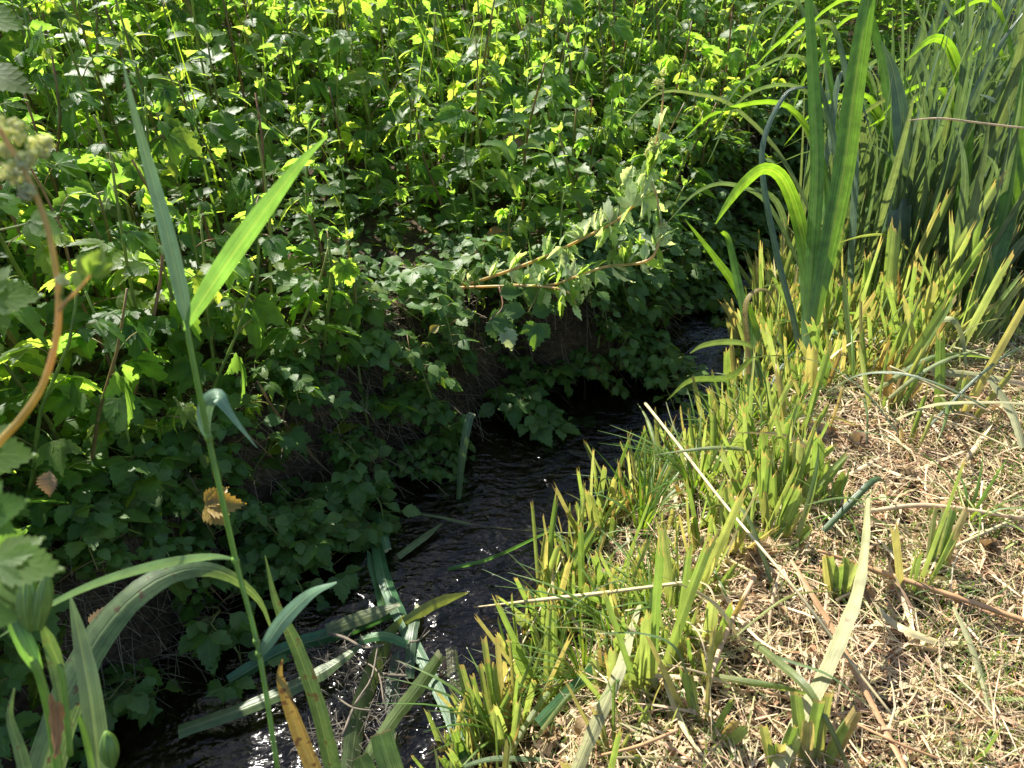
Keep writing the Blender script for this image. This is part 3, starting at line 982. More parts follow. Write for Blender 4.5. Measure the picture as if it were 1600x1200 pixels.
rg = random.Random(53)
gr = MB()
for k in range(11000):
    x, y, z = right_pt(rg)
    if noise.noise(Vector((x * 3, y * 3, 9))) + rg.uniform(-.2, .2) < -.02: continue
    a = rg.uniform(0, 6.28); L = rg.uniform(.02, .07); dr = rg.uniform(.1, .8)
    P = [Vector((x, y, z - .005)), Vector((x, y, z)) + pol(a) * L * .3 * dr + Vector((0, 0, L * .6)), Vector((x, y, z)) + pol(a) * L * dr + Vector((0, 0, L * (1 - dr * .4)))]
    ribbon(gr, P, [.002, .0022, .0004], n=4, fold=.3, side=pol(a + 1.57), across=2, rg=rg)
o = gr.obj('short_grass', M['grass']); tag(o, 'short green grass sprouting through the clippings', 'grass', kind='stuff')

# ------------------------------------------------------------------ hero things
def W(px_, d): return px_ * d / FPX


def hero_blade(name, pts, wpx, mat, label=None, cat='leaf', group=None, parent=None, tilt=.3, fold=.2, twist=0, n=22, ragged=0, across=6, wave=0):
    """pts: (px, py, depth); a long leaf whose points stand at their own depths."""
    P = [at(*p) for p in pts]
    ds = [p[2] for p in pts]
    wd = [W(lerpl(wpx, i / 12), lerpl(ds, i / 12)) for i in range(13)]
    o0 = P[0].copy()
    mb = MB()
    base = o0 if parent is None else parent.location.copy()
    ribbon(mb, [p - base for p in P], wd, n=n, fold=fold, view=CAM - base, tilt=tilt, twist=twist, across=across, ragged=ragged, wave=wave)
    o = mb.obj(name, M[mat], parent)
    if parent is None: o.location = o0
    if label:
        tag(o, label, cat if parent is None else None, group)
    return o


def hero_tube(name, pts, rpx, mat, parent=None, label=None, cat=None, sides=8, n=None, base=None, group=None):
    P = [at(*p) for p in pts]
    b = parent.location.copy() if parent is not None else P[0].copy()
    mb = MB()
    ds = [p[2] for p in pts]
    rr = [W(lerpl(rpx, i / 8), lerpl(ds, i / 8)) * .5 for i in range(9)]
    tube(mb, [p - b for p in P], rr, n=n or len(pts) * 5, sides=sides)
    o = mb.obj(name, M[mat], parent)
    if parent is None: o.location = b; tag(o, label, cat, group)
    return o


# -- the reed stem in the left foreground
rs = empty('reed_stem_plant', at(436, 1215, 1.02), 'tall thin reed with two raised pale blades and a folded lower leaf', 'reed')
hero_tube('stem', [(436, 1215, 1.02), (405, 1020, 1.0), (372, 890, .98), (345, 770, .95), (325, 680, .93), (305, 580, .9), (290, 500, .88)], [8, 8, 9, 9, 8], 'reedstem', rs)
for q in [(405, 1022, 1.0), (326, 684, .93), (368, 876, .977), (401, 1003, .999)]:
    mb = MB(); c = at(*q) - rs.location
    tube(mb, [c - Vector((0, 0, .006)), c, c + Vector((0, 0, .006))], [.0038, .0052, .0038], n=4, sides=8); mb.obj('node', M['reedstem'], rs)
hero_blade('leaf', [(290, 500, .88), (283, 460, .87), (262, 370, .85), (235, 270, .83), (208, 170, .80), (191, 92, .78)], [10, 24, 27, 26, 22, 15, 9, 2], 'bluereed', parent=rs, tilt=.5, fold=.12)
hero_blade('leaf', [(289, 516, .88), (312, 475, .88), (365, 395, .89), (420, 320, .90), (470, 255, .91), (512, 212, .92)], [6, 22, 33, 36, 32, 22, 12, 2], 'reedleaf', parent=rs, tilt=-.5, fold=.15)
hero_blade('leaf', [(326, 686, .93), (318, 660, .925), (322, 630, .92), (340, 618, .915), (352, 634, .915), (372, 662, .92), (402, 700, .93)], [8, 20, 26, 27, 24, 14, 9, 1], 'bluereed', parent=rs, tilt=.2, fold=.2, twist=.5)
hero_blade('leaf', [(366, 874, .978), (330, 871, .96), (270, 879, .92), (190, 899, .88), (120, 925, .84), (50, 962, .80), (0, 995, .78)], [5, 13, 20, 21, 18, 13, 8, 2], 'bluereed', parent=rs, tilt=.8, fold=.2)
hero_blade('leaf', [(406, 1026, 1.0), (418, 1003, .99), (445, 965, .98), (485, 928, .97), (526, 910, .96)], [6, 18, 24, 26, 22, 12, 3], 'bluereed', parent=rs, tilt=.4, fold=.15)

# -- brown-stemmed flowering plant at the left edge
bs_ = empty('flowering_herb', at(-60, 760, .62), 'brown curved stem with cream seed clusters and one small pale leaf at left edge', 'flowering plant')
hero_tube('stem', [(-60, 760, .62), (0, 690, .60), (32, 655, .59), (65, 605, .58), (86, 540, .57), (92, 475, .56), (84, 400, .55), (66, 330, .54), (36, 262, .53), (0, 205, .52), (-20, 170, .52)], [11, 11, 10, 9, 8, 7], 'brownstem', bs_, sides=10)
hero_tube('side_branch', [(92, 486, .56), (104, 470, .555), (125, 450, .55), (143, 428, .545)], [6, 5, 4], 'brownstem', bs_)
hero_tube('side_branch', [(93, 470, .56), (97, 455, .555), (98, 440, .55)], [5, 4], 'stem', bs_)


def put_leaf(px, py, d, ang, L_px, lobes, mat, parent, facing=(0, -.5, 1), wr=.3, droop=.2, fold=.25, name='leaf', n=9, curl=0, serr=.12, seed=1):
    """ang: direction on the picture (degrees, 0 right, 90 up)."""
    p = at(px, py, d)
    dd = RT * math.cos(R(ang)) + UP * math.sin(R(ang))
    mb = MB()
    b = parent.location if parent is not None else p
    leaf(mb, p - b, dd, Vector(facing), W(L_px, d), lobes=lobes, wr=wr, n=n, droop=droop, fold=fold, serr=serr, curl=curl, rg=random.Random(seed))
    o = mb.obj(name, M[mat], parent)
    if parent is None: o.location = p
    return o


put_leaf(143, 432, .545, 75, 52, 3, 'herb_pale', bs_, facing=(.1, -.8, .6), wr=.34, seed=2, fold=.5)
put_leaf(127, 452, .55, 110, 34, 1, 'herb_pale', bs_, facing=(-.3, -.8, .5), wr=.3, seed=3)


def fluff(mb, c, r, n, rg, s=.0022):
    for k in range(n):
        v = Vector((rg.gauss(0, 1), rg.gauss(0, 1), rg.gauss(0, 1)))
        v = v.normalized() * r * rg.random() ** .4
        blob(mb, c + v, s * rg.uniform(.6, 1.3), rg=rg)


rg = random.Random(61)
for (cx, cy, r_) in [(20, 205, 22), (62, 228, 18), (20, 272, 20), (40, 250, 14), (42, 300, 12), (98, 437, 9), (10, 235, 12), (75, 222, 10)]:
    mb = MB(); fluff(mb, at(cx, cy, .53) - bs_.location, W(r_, .53), 80 if r_ > 10 else 30, rg, .0018)
    mb.obj('flower_cluster', M['fluff'], bs_)

# -- big lobed leaves that come in at the left edge
nearleaf = [
    ('large flat toothed leaf in half shade entering beside the brown stem', [(-30, 470, .72, 12, 90, 3)]),
    ('dark toothed leaf at left edge below the curved brown stem', [(-45, 712, .66, 0, 95, 3)]),
    ('bright sunlit lobed leaves at left edge above the iris pods', [(-30, 806, .56, 20, 80, 3), (-10, 880, .57, -8, 105, 3), (-25, 962, .55, -8, 55, 1)]),
    ('two leaves hanging into the top left corner of the photo', [(-50, 20, .95, -10, 85, 1), (-40, 105, 1.0, -20, 90, 1)]),
    ('drooping toothed leaf at left just under the cream seed clusters', [(45, 345, 1.15, -20, 60, 3)])]
for q, (lab, L_) in enumerate(nearleaf):
    x0, y0, d0 = L_[0][:3]
    root = empty('lobed_leaf_shoot', at(-90, y0 + 260, d0 + .05), lab, 'leafy shoot')
    hero_tube('stem', [(-90, y0 + 260, d0 + .05), (-80, y0 + 100, d0 + .03), (-60, y0 - 10, d0)], [9, 7, 5], 'stem', root)
    for k, (a, b, d, ang, L, lo) in enumerate(L_):
        hero_tube('petiole', [(-72, b + 30, d), (a - 15, b + 8, d), (a + 2, b, d)], [4, 3], 'stem', root)
        put_leaf(a, b, d, ang, L, lo, 'herb_near', root, facing=(.25 - .2 * (k % 2), -.6 + .3 * (k % 2), .9), wr=.34, seed=20 + q * 5 + k, n=9, droop=.12, serr=.07, fold=.12)

# -- iris with seed pods, lower left
pd = empty('iris_seed_stalk', at(95, 1230, .80), 'iris stalk bearing a cluster of green ribbed seed pods, lower left', 'iris stalk')
hero_tube('stem', [(95, 1230, .80), (78, 1120, .78), (60, 1050, .76), (52, 1030, .755)], [15, 13, 12], 'reedstem', pd)
hero_blade('sheath', [(60, 1050, .757), (40, 1010, .745), (18, 960, .735), (8, 930, .73)], [14, 26, 26, 16, 2], 'reedleaf', parent=pd, tilt=.2, fold=.5)


def pod(mb, a, b, r, ribs=6):
    ax = (b - a); L = ax.length; t = ax.normalized(); s = t.orthogonal().normalized(); q = t.cross(s)
    N, K = 12, 24; rows = []
    for i in range(N + 1):
        u = i / N; rr = r * (math.sin(math.pi * min(1, u * .93 + .05)) ** .6)
        rows.append([mb.vert(a + t * L * u + (s * math.cos(6.2832 * k / K) + q * math.sin(6.2832 * k / K)) * rr * (1 + .14 * math.cos(ribs * 6.2832 * k / K)), (u, k / K * 2 - 1)) for k in range(K)])
    for i in range(N):
        for k in range(K):
            mb.face((rows[i][k], rows[i][(k + 1) % K], rows[i + 1][(k + 1) % K], rows[i + 1][k]))
    mb.face(tuple(reversed(rows[0]))); mb.face(tuple(rows[-1]))


for (x0, y0, x1, y1, r_) in [(48, 985, 42, 895, 17), (30, 980, 22, 905, 13), (60, 985, 74, 897, 13)]:
    mb = MB(); pod(mb, at(x0, y0, .75) - pd.location, at(x1, y1, .735) - pd.location, W(r_, .74)); mb.obj('seed_pod', M['pod'], pd)
hero_tube('side_stem', [(110, 1180, .80), (100, 1070, .785), (92, 1035, .78)], [9, 8], 'reedstem', pd)
hero_blade('sheath', [(96, 1045, .78), (80, 1010, .77), (66, 975, .76)], [10, 17, 16, 3], 'graygreen', parent=pd, tilt=.2, fold=.5)
rg = random.Random(62)
br = empty('papery_iris_bract', at(88, 1180, .74), 'brown papery withered bract hanging on the iris stalk at lower left', 'withered bract')
for (A, ww) in [([(88, 1180, .74), (82, 1130, .74), (78, 1085, .735)], [10, 16, 6]), ([(90, 1150, .742), (96, 1115, .735), (92, 1096, .73)], [8, 14, 3]), ([(84, 1185, .741), (90, 1140, .736), (84, 1100, .73)], [5, 14, 4])]:
    hero_blade('bract', A, ww, 'bract', parent=br, tilt=rg.uniform(-.6, .6), fold=.7, n=10, wave=.3)
lp = empty('iris_seed_stalk', at(175, 1260, .86), 'single small green iris pod on a bent stalk near the bottom left', 'iris stalk')
hero_tube('stem', [(175, 1260, .86), (176, 1215, .86), (174, 1195, .86)], [8, 7], 'reedstem', lp)
mb = MB(); pod(mb, at(176, 1198, .86) - lp.location, at(165, 1143, .85) - lp.location, W(13, .85)); mb.obj('seed_pod', M['pod'], lp)

# -- long blades lower left
HB = [
    ('iris_blade', [(60, 1230, 1.0), (105, 1090, 1.0), (160, 985, 1.02), (230, 915, 1.05), (300, 888, 1.10), (360, 900, 1.15), (405, 938, 1.2), (425, 985, 1.22)], [56, 54, 46, 38, 28, 18, 9, 3], 'graygreen', 'broad arching iris blade with browned edge, bending over the dark water', .25),
    ('iris_blade', [(158, 1230, .92), (143, 1100, .9), (125, 1000, .89), (108, 925, .88)], [32, 34, 30, 18, 2], 'iris', 'upright dull green iris blade rising behind the seed pods', .3),
    ('iris_blade', [(525, 1230, 1.25), (497, 1110, 1.22), (462, 1010, 1.2), (432, 945, 1.18), (414, 868, 1.16)], [30, 28, 26, 20, 11, 2], 'graygreen', 'tall iris blade with brown dying tip beside the reed stem', .5),
    ('iris_blade', [(500, 1230, 1.2), (468, 1150, 1.18), (445, 1085, 1.16), (437, 1055, 1.15), (441, 1030, 1.14)], [26, 24, 18, 10, 3], 'brownblade', 'short orange brown dying blade at the bottom beside the reed', .3),
    ('iris_blade', [(45, 1230, .82), (30, 1170, .82), (15, 1120, .82), (22, 1075, .82)], [22, 18, 11, 3], 'graygreen', 'dull narrow blade at the bottom left corner', .3),
    ('iris_blade', [(95, 1100, .8), (80, 1030, .8), (62, 975, .79)], [10, 14, 12, 3], 'graygreen', 'short pale blade leaning on the podded iris stalk', .2),
    ('iris_blade', [(150, 1230, .9), (135, 1160, .9), (123, 1120, .9)], [9, 9, 6], 'iris_bright', 'narrow bright green blade between two pods at bottom left', .2),
    ('iris_blade', [(620, 1235, 1.25), (604, 1180, 1.25), (594, 1145, 1.25)], [40, 38, 36, 33], 'stub', 'broad bright cut blade end at the bottom edge left of the stubs', .1),
    ('iris_blade', [(580, 1230, 1.28), (570, 1200, 1.28), (562, 1182, 1.28)], [34, 30, 24], 'stub', 'small bright cut blade end in the bottom edge corner of the water', .1),
]
for nm, P_, w_, mt, lab, tl in HB:
    e = empty('iris_shoot', at(*P_[0]), lab, 'iris shoot')
    hero_blade('blade', P_, w_, mt, parent=e, tilt=tl, ragged=.002 if 'cut' in lab else 0, wave=.04 if mt == 'graygreen' else 0)

# -- cut blades fallen into the stream
FB = [
    ([(545, 1215), (575, 1120), (610, 1010), (632, 962)], 36, .03, 'wide green cut blade sloping from the bottom edge into the stream'),
    ([(560, 1205), (615, 1135), (655, 1075), (690, 1022)], 22, .035, 'narrow green cut blade crossing behind the wide fallen blade'),
    ([(278, 1143), (400, 1092), (500, 1045), (575, 1000)], 24, .025, 'long cut blade lying at the foot of the reed, pointing up right'),
    ([(358, 1066), (450, 1030), (540, 992), (625, 950)], 24, .012, 'cut blade afloat above the long reed-foot blade'),
    ([(510, 985), (570, 965), (625, 945)], 22, .03, 'short broad cut blade resting against the floating heap'),
    ([(590, 850), (620, 910), (650, 985), (690, 1090), (735, 1210)], 22, .006, 'long cut blade running down midstream to the bottom edge'),
    ([(632, 974), (680, 950), (732, 926)], 20, .035, 'short cut blade jutting right across the water ripples'),
    ([(592, 800), (598, 830), (606, 860)], 14, .03, 'small upright cut blade piece under the trailing shoots'),
    ([(622, 870), (655, 842), (690, 818)], 12, .004, 'dark cut blade floating just below the trailing shoots'),
    ([(622, 1205), (618, 1100), (624, 1010)], 22, -.01, 'half sunken cut blade beneath the floating heap'),
    ([(705, 1010), (715, 1080), (735, 1170)], 20, -.02, 'sunken pale cut blade seen through the ripples near the stubs'),
    ([(560, 1000), (600, 1003), (640, 1008)], 15, .045, 'dark blade piece bridging the two heaps of cut leaves'),
    ([(600, 950), (590, 900), (575, 860)], 20, .004, 'submerged cut blade leading up from the heap'),
    ([(640, 1060), (640, 1000), (655, 945)], 16, .01, 'narrow cut blade standing at the middle of the heap'),
    ([(370, 790), (430, 752), (490, 712)], 12, .10, 'green cut blade caught on the shaded far bank'),
    ([(700, 890), (770, 878), (860, 830)], 7, .004, 'thin grass blade trailing on the midstream ripples'),
    ([(840, 1130), (900, 1060), (1010, 985)], 18, .16, 'blue green cut blade leaning through the stubs at bottom centre'),
]
for k, (P_, w_, dz, lab) in enumerate(FB):
    Q = [on(x, y, WZ + dz + .004 * (k % 3) + .004 * i) for i, (x, y) in enumerate(P_)]
    sd2 = (Q[-1] - Q[0]).cross(Vector((0, 0, 1))).normalized(); bn = ((k * 37) % 11 - 5) / 5 * .05 * (Q[-1] - Q[0]).length
    Q[1] = Q[1] + sd2 * bn + Vector((0, 0, .004 + .012 * (k % 2)))
    if len(Q) > 3: Q[2] = Q[2] + sd2 * bn * .7
    ww = [W(w_, proj(q)[2]) for q in Q]
    mb = MB(); b = Q[0].copy()
    ribbon(mb, [q - b for q in Q], [ww[0] * .9, ww[0], ww[-1], ww[-1] * (.8 if k % 2 else .15)], n=18, fold=.12 + .08 * (k % 4), wave=.05, view=CAM - b, tilt=.45 * ((k % 3) - 1), across=6, ragged=.006, twist=.5 * ((k % 5) - 2) / 2)
    o = mb.obj('fallen_blade', M['cutfall']); o.location = b
    tag(o, lab, 'cut leaf', 'cut blades fallen into the stream')
hero_blade('fallen_blade', [(716, 785, proj(on(716, 785, WZ - .01))[2]), (722, 715, 2.3), (731, 662, 2.28), (738, 645, 2.3)], [7, 12, 13, 12], 'cutfall', 'upright blue green blade standing out of the water before the bank leaves', 'cut leaf', 'cut blades fallen into the stream', tilt=.2)

# -- twigs
rg = random.Random(71)
TW = [([(515, 990), (540, 997), (570, 1012), (600, 1008)], 7, 'pale twig sticking out above the heap of cut blades'),
      ([(600, 1054), (620, 1055), (636, 1056)], 7, 'short thick twig stub on the heap of cut blades'),
      ([(535, 1150), (555, 1100), (580, 1060), (590, 1010)], 5, 'forked bare twig in the dark debris at bottom'),
      ([(520, 1085), (550, 1105), (580, 1110)], 4, 'thin pale twig lying across the dark debris'),
      ([(640, 1003), (655, 1000), (672, 985)], 4, 'small twig pointing over the water from the heap'),
      ([(560, 1030), (590, 1050), (600, 1100)], 4, 'dark thin twig behind the wide fallen blade')]
for P_, w_, lab in TW:
    Q = [on(x, y, WZ + .05 + .01 * i) for i, (x, y) in enumerate(P_)]
    b = Q[0].copy(); mb = MB()
    tube(mb, [q - b for q in Q], [W(w_, 1.6) * .5, W(w_, 1.6) * .3], n=10, sides=7)
    q = Q[len(Q) // 2] - b
    tube(mb, [q, q + Vector((rg.uniform(-.03, .03), .02, .025))], [W(w_, 1.6) * .3, .0006], n=2, sides=5)
    o = mb.obj('twig', M['twig']); o.location = b; tag(o, lab, 'twig')
db = MB()
for k in range(420):
    q = on(rg.uniform(470, 625), rg.uniform(1010, 1215), WZ)
    a = rg.uniform(0, 6.28); L = rg.uniform(.02, .09)
    p0 = q + Vector((0, 0, rg.uniform(0, .03))); p2 = p0 + pol(a, rg.uniform(-.3, .5)) * L
    ribbon(db, [p0, p0.lerp(p2, .5) + Vector((0, 0, .008)), p2], [.002, .001], n=3, fold=.5, side=pol(a + 1.57), across=2, rg=rg)
o = db.obj('drift_debris', M['debris']); tag(o, 'dark tangle of drifted rootlets and debris beside the fallen blades', 'debris', kind='stuff')

# -- the drooping seeded branch over the water
ms = empty('seeding_branch', at(560, 500, 2.75), 'long wilting branch leaning out over the water with pale leaves and upturned seed heads', 'branch')
hero_tube('stem', [(560, 500, 2.75), (640, 468, 2.65), (720, 447, 2.55), (790, 425, 2.45), (860, 397, 2.38), (920, 368, 2.3), (965, 343, 2.25), (1000, 308, 2.2), (1016, 262, 2.18), (1028, 210, 2.16), (1035, 165, 2.15), (1036, 122, 2.14)], [5, 5, 5, 4, 3, 2.5], 'brownstem', ms, n=50)
hero_tube('side_branch', [(700, 450, 2.57), (780, 447, 2.46), (860, 445, 2.38), (905, 430, 2.32), (950, 416, 2.28), (1000, 411, 2.22), (1024, 395, 2.2), (1031, 350, 2.18), (1027, 310, 2.17), (1018, 285, 2.17)], [4, 4, 4, 5, 3.5, 2.5], 'brownstem', ms, n=40)
hero_tube('side_branch', [(800, 445, 2.44), (850, 448, 2.38), (885, 455, 2.35), (900, 475, 2.34)], [4, 3], 'brownstem', ms, n=12)
hero_tube('side_branch', [(965, 345, 2.25), (968, 310, 2.25), (970, 275, 2.25)], [3, 2], 'stem', ms)
rg = random.Random(63)
SM = [(700, 447, 2.56), (735, 440, 2.53), (770, 432, 2.48), (800, 422, 2.44), (830, 410, 2.4), (860, 397, 2.38), (885, 384, 2.35), (910, 372, 2.31), (935, 360, 2.28), (955, 349, 2.26), (1000, 308, 2.2),
      (820, 447, 2.42), (845, 446, 2.4), (870, 444, 2.36), (900, 432, 2.32), (930, 421, 2.3), (955, 415, 2.27), (980, 412, 2.25), (1005, 408, 2.22), (968, 320, 2.25), (970, 290, 2.25), (1031, 352, 2.18), (885, 457, 2.35), (900, 474, 2.34), (850, 449, 2.39), (720, 445, 2.55), (880, 385, 2.35), (1010, 270, 2.18), (1020, 240, 2.17), (1028, 205, 2.16), (1000, 312, 2.2), (1016, 262, 2.18), (990, 322, 2.2), (945, 355, 2.27), (1028, 385, 2.2)]
for (x, y, d) in SM:
    for q in range(4):
        up = rg.random() < .5
        ang = rg.uniform(50, 110) if up else rg.uniform(-120, -20)
        put_leaf(x + rg.uniform(-6, 6), y, d, ang, rg.uniform(24, 46), rg.choice([1, 1, 3]), rg.choice(['wilt', 'wilt', 'wilt', 'herb_pale']), ms, facing=(rg.uniform(-.9, .3), rg.uniform(-.3, .7), rg.uniform(.3, 1)), wr=rg.uniform(.16, .3), droop=rg.uniform(-.3, .6), fold=rg.uniform(.2, .9), n=5, curl=rg.uniform(-.6, .6), seed=rg.randrange(9999))
# the bright leaves under it
for (x, y, ang, L, lo, mt) in [(703, 500, 70, 44, 1, 'herb_pale'), (703, 502, 25, 42, 1, 'herb_pale'), (703, 505, -160, 34, 3, 'herb_pale'), (706, 506, -75, 40, 1, 'herb_pale'), (765, 500, -20, 45, 3, 'bramble'), (790, 510, -80, 40, 1, 'wilt'), (822, 488, 170, 42, 1, 'bramble'), (830, 490, 20, 40, 1, 'bramble'), (840, 505, -100, 42, 3, 'bramble'), (830, 440, -75, 44, 1, 'bramble'), (780, 460, 10, 40, 1, 'bramble')]:
    put_leaf(x, y, 2.42, ang, L, lo, mt, ms, facing=(rg.uniform(-.3, .3), -.7, .7), wr=.36, seed=rg.randrange(9999), n=6)
hero_tube('side_branch', [(720, 447, 2.55), (712, 475, 2.46), (703, 502, 2.42)], [3, 2], 'stem', ms)
hero_tube('side_branch', [(780, 447, 2.46), (785, 480, 2.43), (765, 500, 2.42)], [3, 2], 'stem', ms)
hero_tube('side_branch', [(845, 446, 2.4), (835, 470, 2.41), (825, 489, 2.42)], [3, 2], 'stem', ms)
for (cx, cy, d, r_, nn) in [(1037, 112, 2.14, 6, 26), (1030, 130, 2.14, 9, 50), (1024, 128, 2.14, 6, 20), (1022, 225, 2.17, 10, 60), (1014, 240, 2.17, 9, 50), (1018, 258, 2.18, 7, 30), (1007, 280, 2.19, 6, 24), (1036, 295, 2.17, 6, 24), (1036, 350, 2.18, 9, 30), (1030, 372, 2.19, 7, 26)]:
    mb = MB(); fluff(mb, at(cx, cy, d) - ms.location, W(r_, d), nn, rg, .0035); mb.obj('seed_head', M['fluff'], ms)

# -- one yellowing leaf on the bank
for k, (x, y, d, ang, L, lab) in enumerate([(757, 372, 2.75, 5, 42, 'bright yellow edged leaf above the seeding branch'), (785, 215, 3.0, -20, 40, 'brownish withered leaf amid the upper green herbs'), (320, 790, 1.5, 0, 60, 'pale yellowed lobed leaf behind the reed stem in shade'),
                                          (78, 735, 1.1, -95, 45, 'curled brown dead leaf at left in the shade'), (150, 985, 1.35, 70, 45, 'dead brown leaf under the arching iris blade'), (672, 520, 2.3, 40, 20, 'small orange leaf on the dark bank stretch')]):
    put_leaf(x, y, d, ang, L, 3 if k == 2 else 1, 'yellow' if k in (0, 2, 5) else 'deadleaf', None, facing=(.1, -.6, .7), wr=.34, name='withered_leaf', seed=80 + k, fold=.5)
    tag(COL.objects[-1], lab, 'leaf')

# -- large blades of the flag clump in front
BB = [
    ([(1262, 500, 2.25), (1268, 400, 2.22), (1276, 260, 2.18), (1270, 120, 2.14), (1262, -10, 2.1), (1254, -90, 2.08)], [16, 20, 22, 22, 18, 10, 2], 'iris_bright', 'tall straight bright iris blade, left of the pair at upper right', .25),
    ([(1272, 500, 2.2), (1292, 400, 2.17), (1318, 270, 2.12), (1335, 140, 2.07), (1355, 10, 2.02), (1372, -90, 2.0)], [18, 26, 32, 33, 30, 22, 6], 'iris_bright', 'wide tall bright iris blade, right of the pair at upper right', -.2),
    ([(1262, 490, 2.3), (1258, 410, 2.28), (1244, 335, 2.25), (1222, 280, 2.2), (1195, 265, 2.15), (1165, 285, 2.1), (1138, 318, 2.06), (1118, 350, 2.04)], [26, 26, 26, 24, 22, 20, 14, 2], 'iris_bright', 'pale blade folded over in a hook above the stream', .5),
    ([(1178, 510, 2.4), (1150, 450, 2.38), (1115, 400, 2.36), (1070, 342, 2.34)], [14, 16, 13, 9, 2], 'iris_bright', 'green blade leaning left over the dark pool', .3),
    ([(1172, 600, 2.25), (1168, 520, 2.25), (1150, 430, 2.27), (1138, 375, 2.27), (1128, 362, 2.26)], [14, 14, 13, 10, 6], 'iris_bright', 'green blade with broken top at the right edge of the pool', .3),
    ([(1168, 540, 2.25), (1164, 480, 2.25), (1178, 456, 2.25), (1200, 455, 2.25), (1213, 480, 2.25)], [9, 9, 7, 5, 1], 'brownblade', 'brown withered blade curled in a hook beside the pool', .3),
    ([(1180, 560, 2.2), (1140, 590, 2.15), (1080, 595, 2.1), (1042, 625, 2.05)], [8, 14, 12, 2], 'graygreen', 'curved dull blade drooping onto the dark water', .7),
    ([(1175, 545, 2.22), (1140, 535, 2.2), (1100, 540, 2.17), (1078, 552, 2.15)], [8, 13, 11, 2], 'iris', 'short blue green blade reaching left over the pool', .7),
    ([(1330, 470, 2.5), (1230, 260, 2.45), (1150, 170, 2.4), (1090, 148, 2.35), (1030, 146, 2.3), (975, 195, 2.28)], [6, 7, 7, 6, 4, 1], 'iris', 'slender arching leaf curving left behind the seed head', .5),
    ([(1260, 440, 2.5), (1200, 320, 2.45), (1140, 288, 2.4), (1090, 300, 2.36), (1045, 345, 2.33)], [6, 8, 8, 6, 1], 'iris', 'thin arching leaf ending near the curved branch', .5),
    ([(1400, 470, 2.4), (1405, 350, 2.35), (1412, 230, 2.3), (1398, 120, 2.27), (1378, 65, 2.25)], [30, 34, 32, 26, 14, 2], 'iris', 'broad upright blade inside the clump with a bright narrow tip', -.2),
    ([(1480, 460, 2.4), (1500, 330, 2.35), (1510, 200, 2.3), (1490, 90, 2.25), (1460, 60, 2.2), (1415, 95, 2.15)], [18, 20, 20, 18, 14, 2], 'iris_bright', 'bright blade arching over near the top right', .4),
    ([(1510, 520, 2.2), (1545, 430, 2.15), (1580, 300, 2.1), (1598, 170, 2.05), (1612, 40, 2.0)], [28, 34, 34, 28, 18, 8], 'iris_bright', 'wide glossy blade along the right edge of the photo', -.3),
    ([(1240, 500, 2.35), (1210, 380, 2.35), (1190, 240, 2.33), (1225, 150, 2.3), (1262, 135, 2.28)], [9, 10, 9, 7, 2], 'iris', 'blue green blade curving up left of the bright pair', .2),
]
rg = random.Random(97)
ARC = []
for k in range(26):
    x0 = rg.uniform(1230, 1600); y0 = rg.uniform(300, 430); d = rg.uniform(2.35, 2.9)
    top = rg.uniform(10, 170); reach = rg.uniform(70, 230) * (-1 if rg.random() < .8 else .7)
    lean = rg.uniform(-20, 60)
    ARC.append(([(x0, y0, d), (x0 + lean * .6, y0 * .5 + top * .5, d - .03), (x0 + lean * .4 + reach * .25, top, d - .06), (x0 + reach * .7, top + rg.uniform(5, 40), d - .1), (x0 + reach, top + rg.uniform(50, 120), d - .13)],
                [v * rg.uniform(.6, 1.0) for v in (13, 14, 13, 10, 7, 1)], rg.choice(['iris', 'iris', 'iris_bright']), None, .6))
BB += ARC
for P_, w_, mt, lab, tl in BB:
    d0 = proj(ont(*P_[0][:2]))[2] / P_[0][2]
    d0 = max(min(d0, 1.12), .9)
    P_ = [(a, b, c * d0) for a, b, c in P_]
    a, b, c = P_[0]
    P_ = [(a + (a - P_[1][0]) * .25, b + 45, c * 1.0)] + P_
    e = empty('iris_shoot', at(*P_[0]), lab or 'slender arching leaf spilling over at the top of the iris clump', 'iris shoot', None if lab else 'arching leaves at the top of the clump')
    hero_blade('blade', P_, [w_[0]] + list(w_), mt, parent=e, tilt=tl, twist=.15, n=30)

# -- long dry stalks and blades on the mown bank and across the stream
def gpt(x, y, dz):
    p = ont(x, y, dz); return (x, y, proj(p)[2])


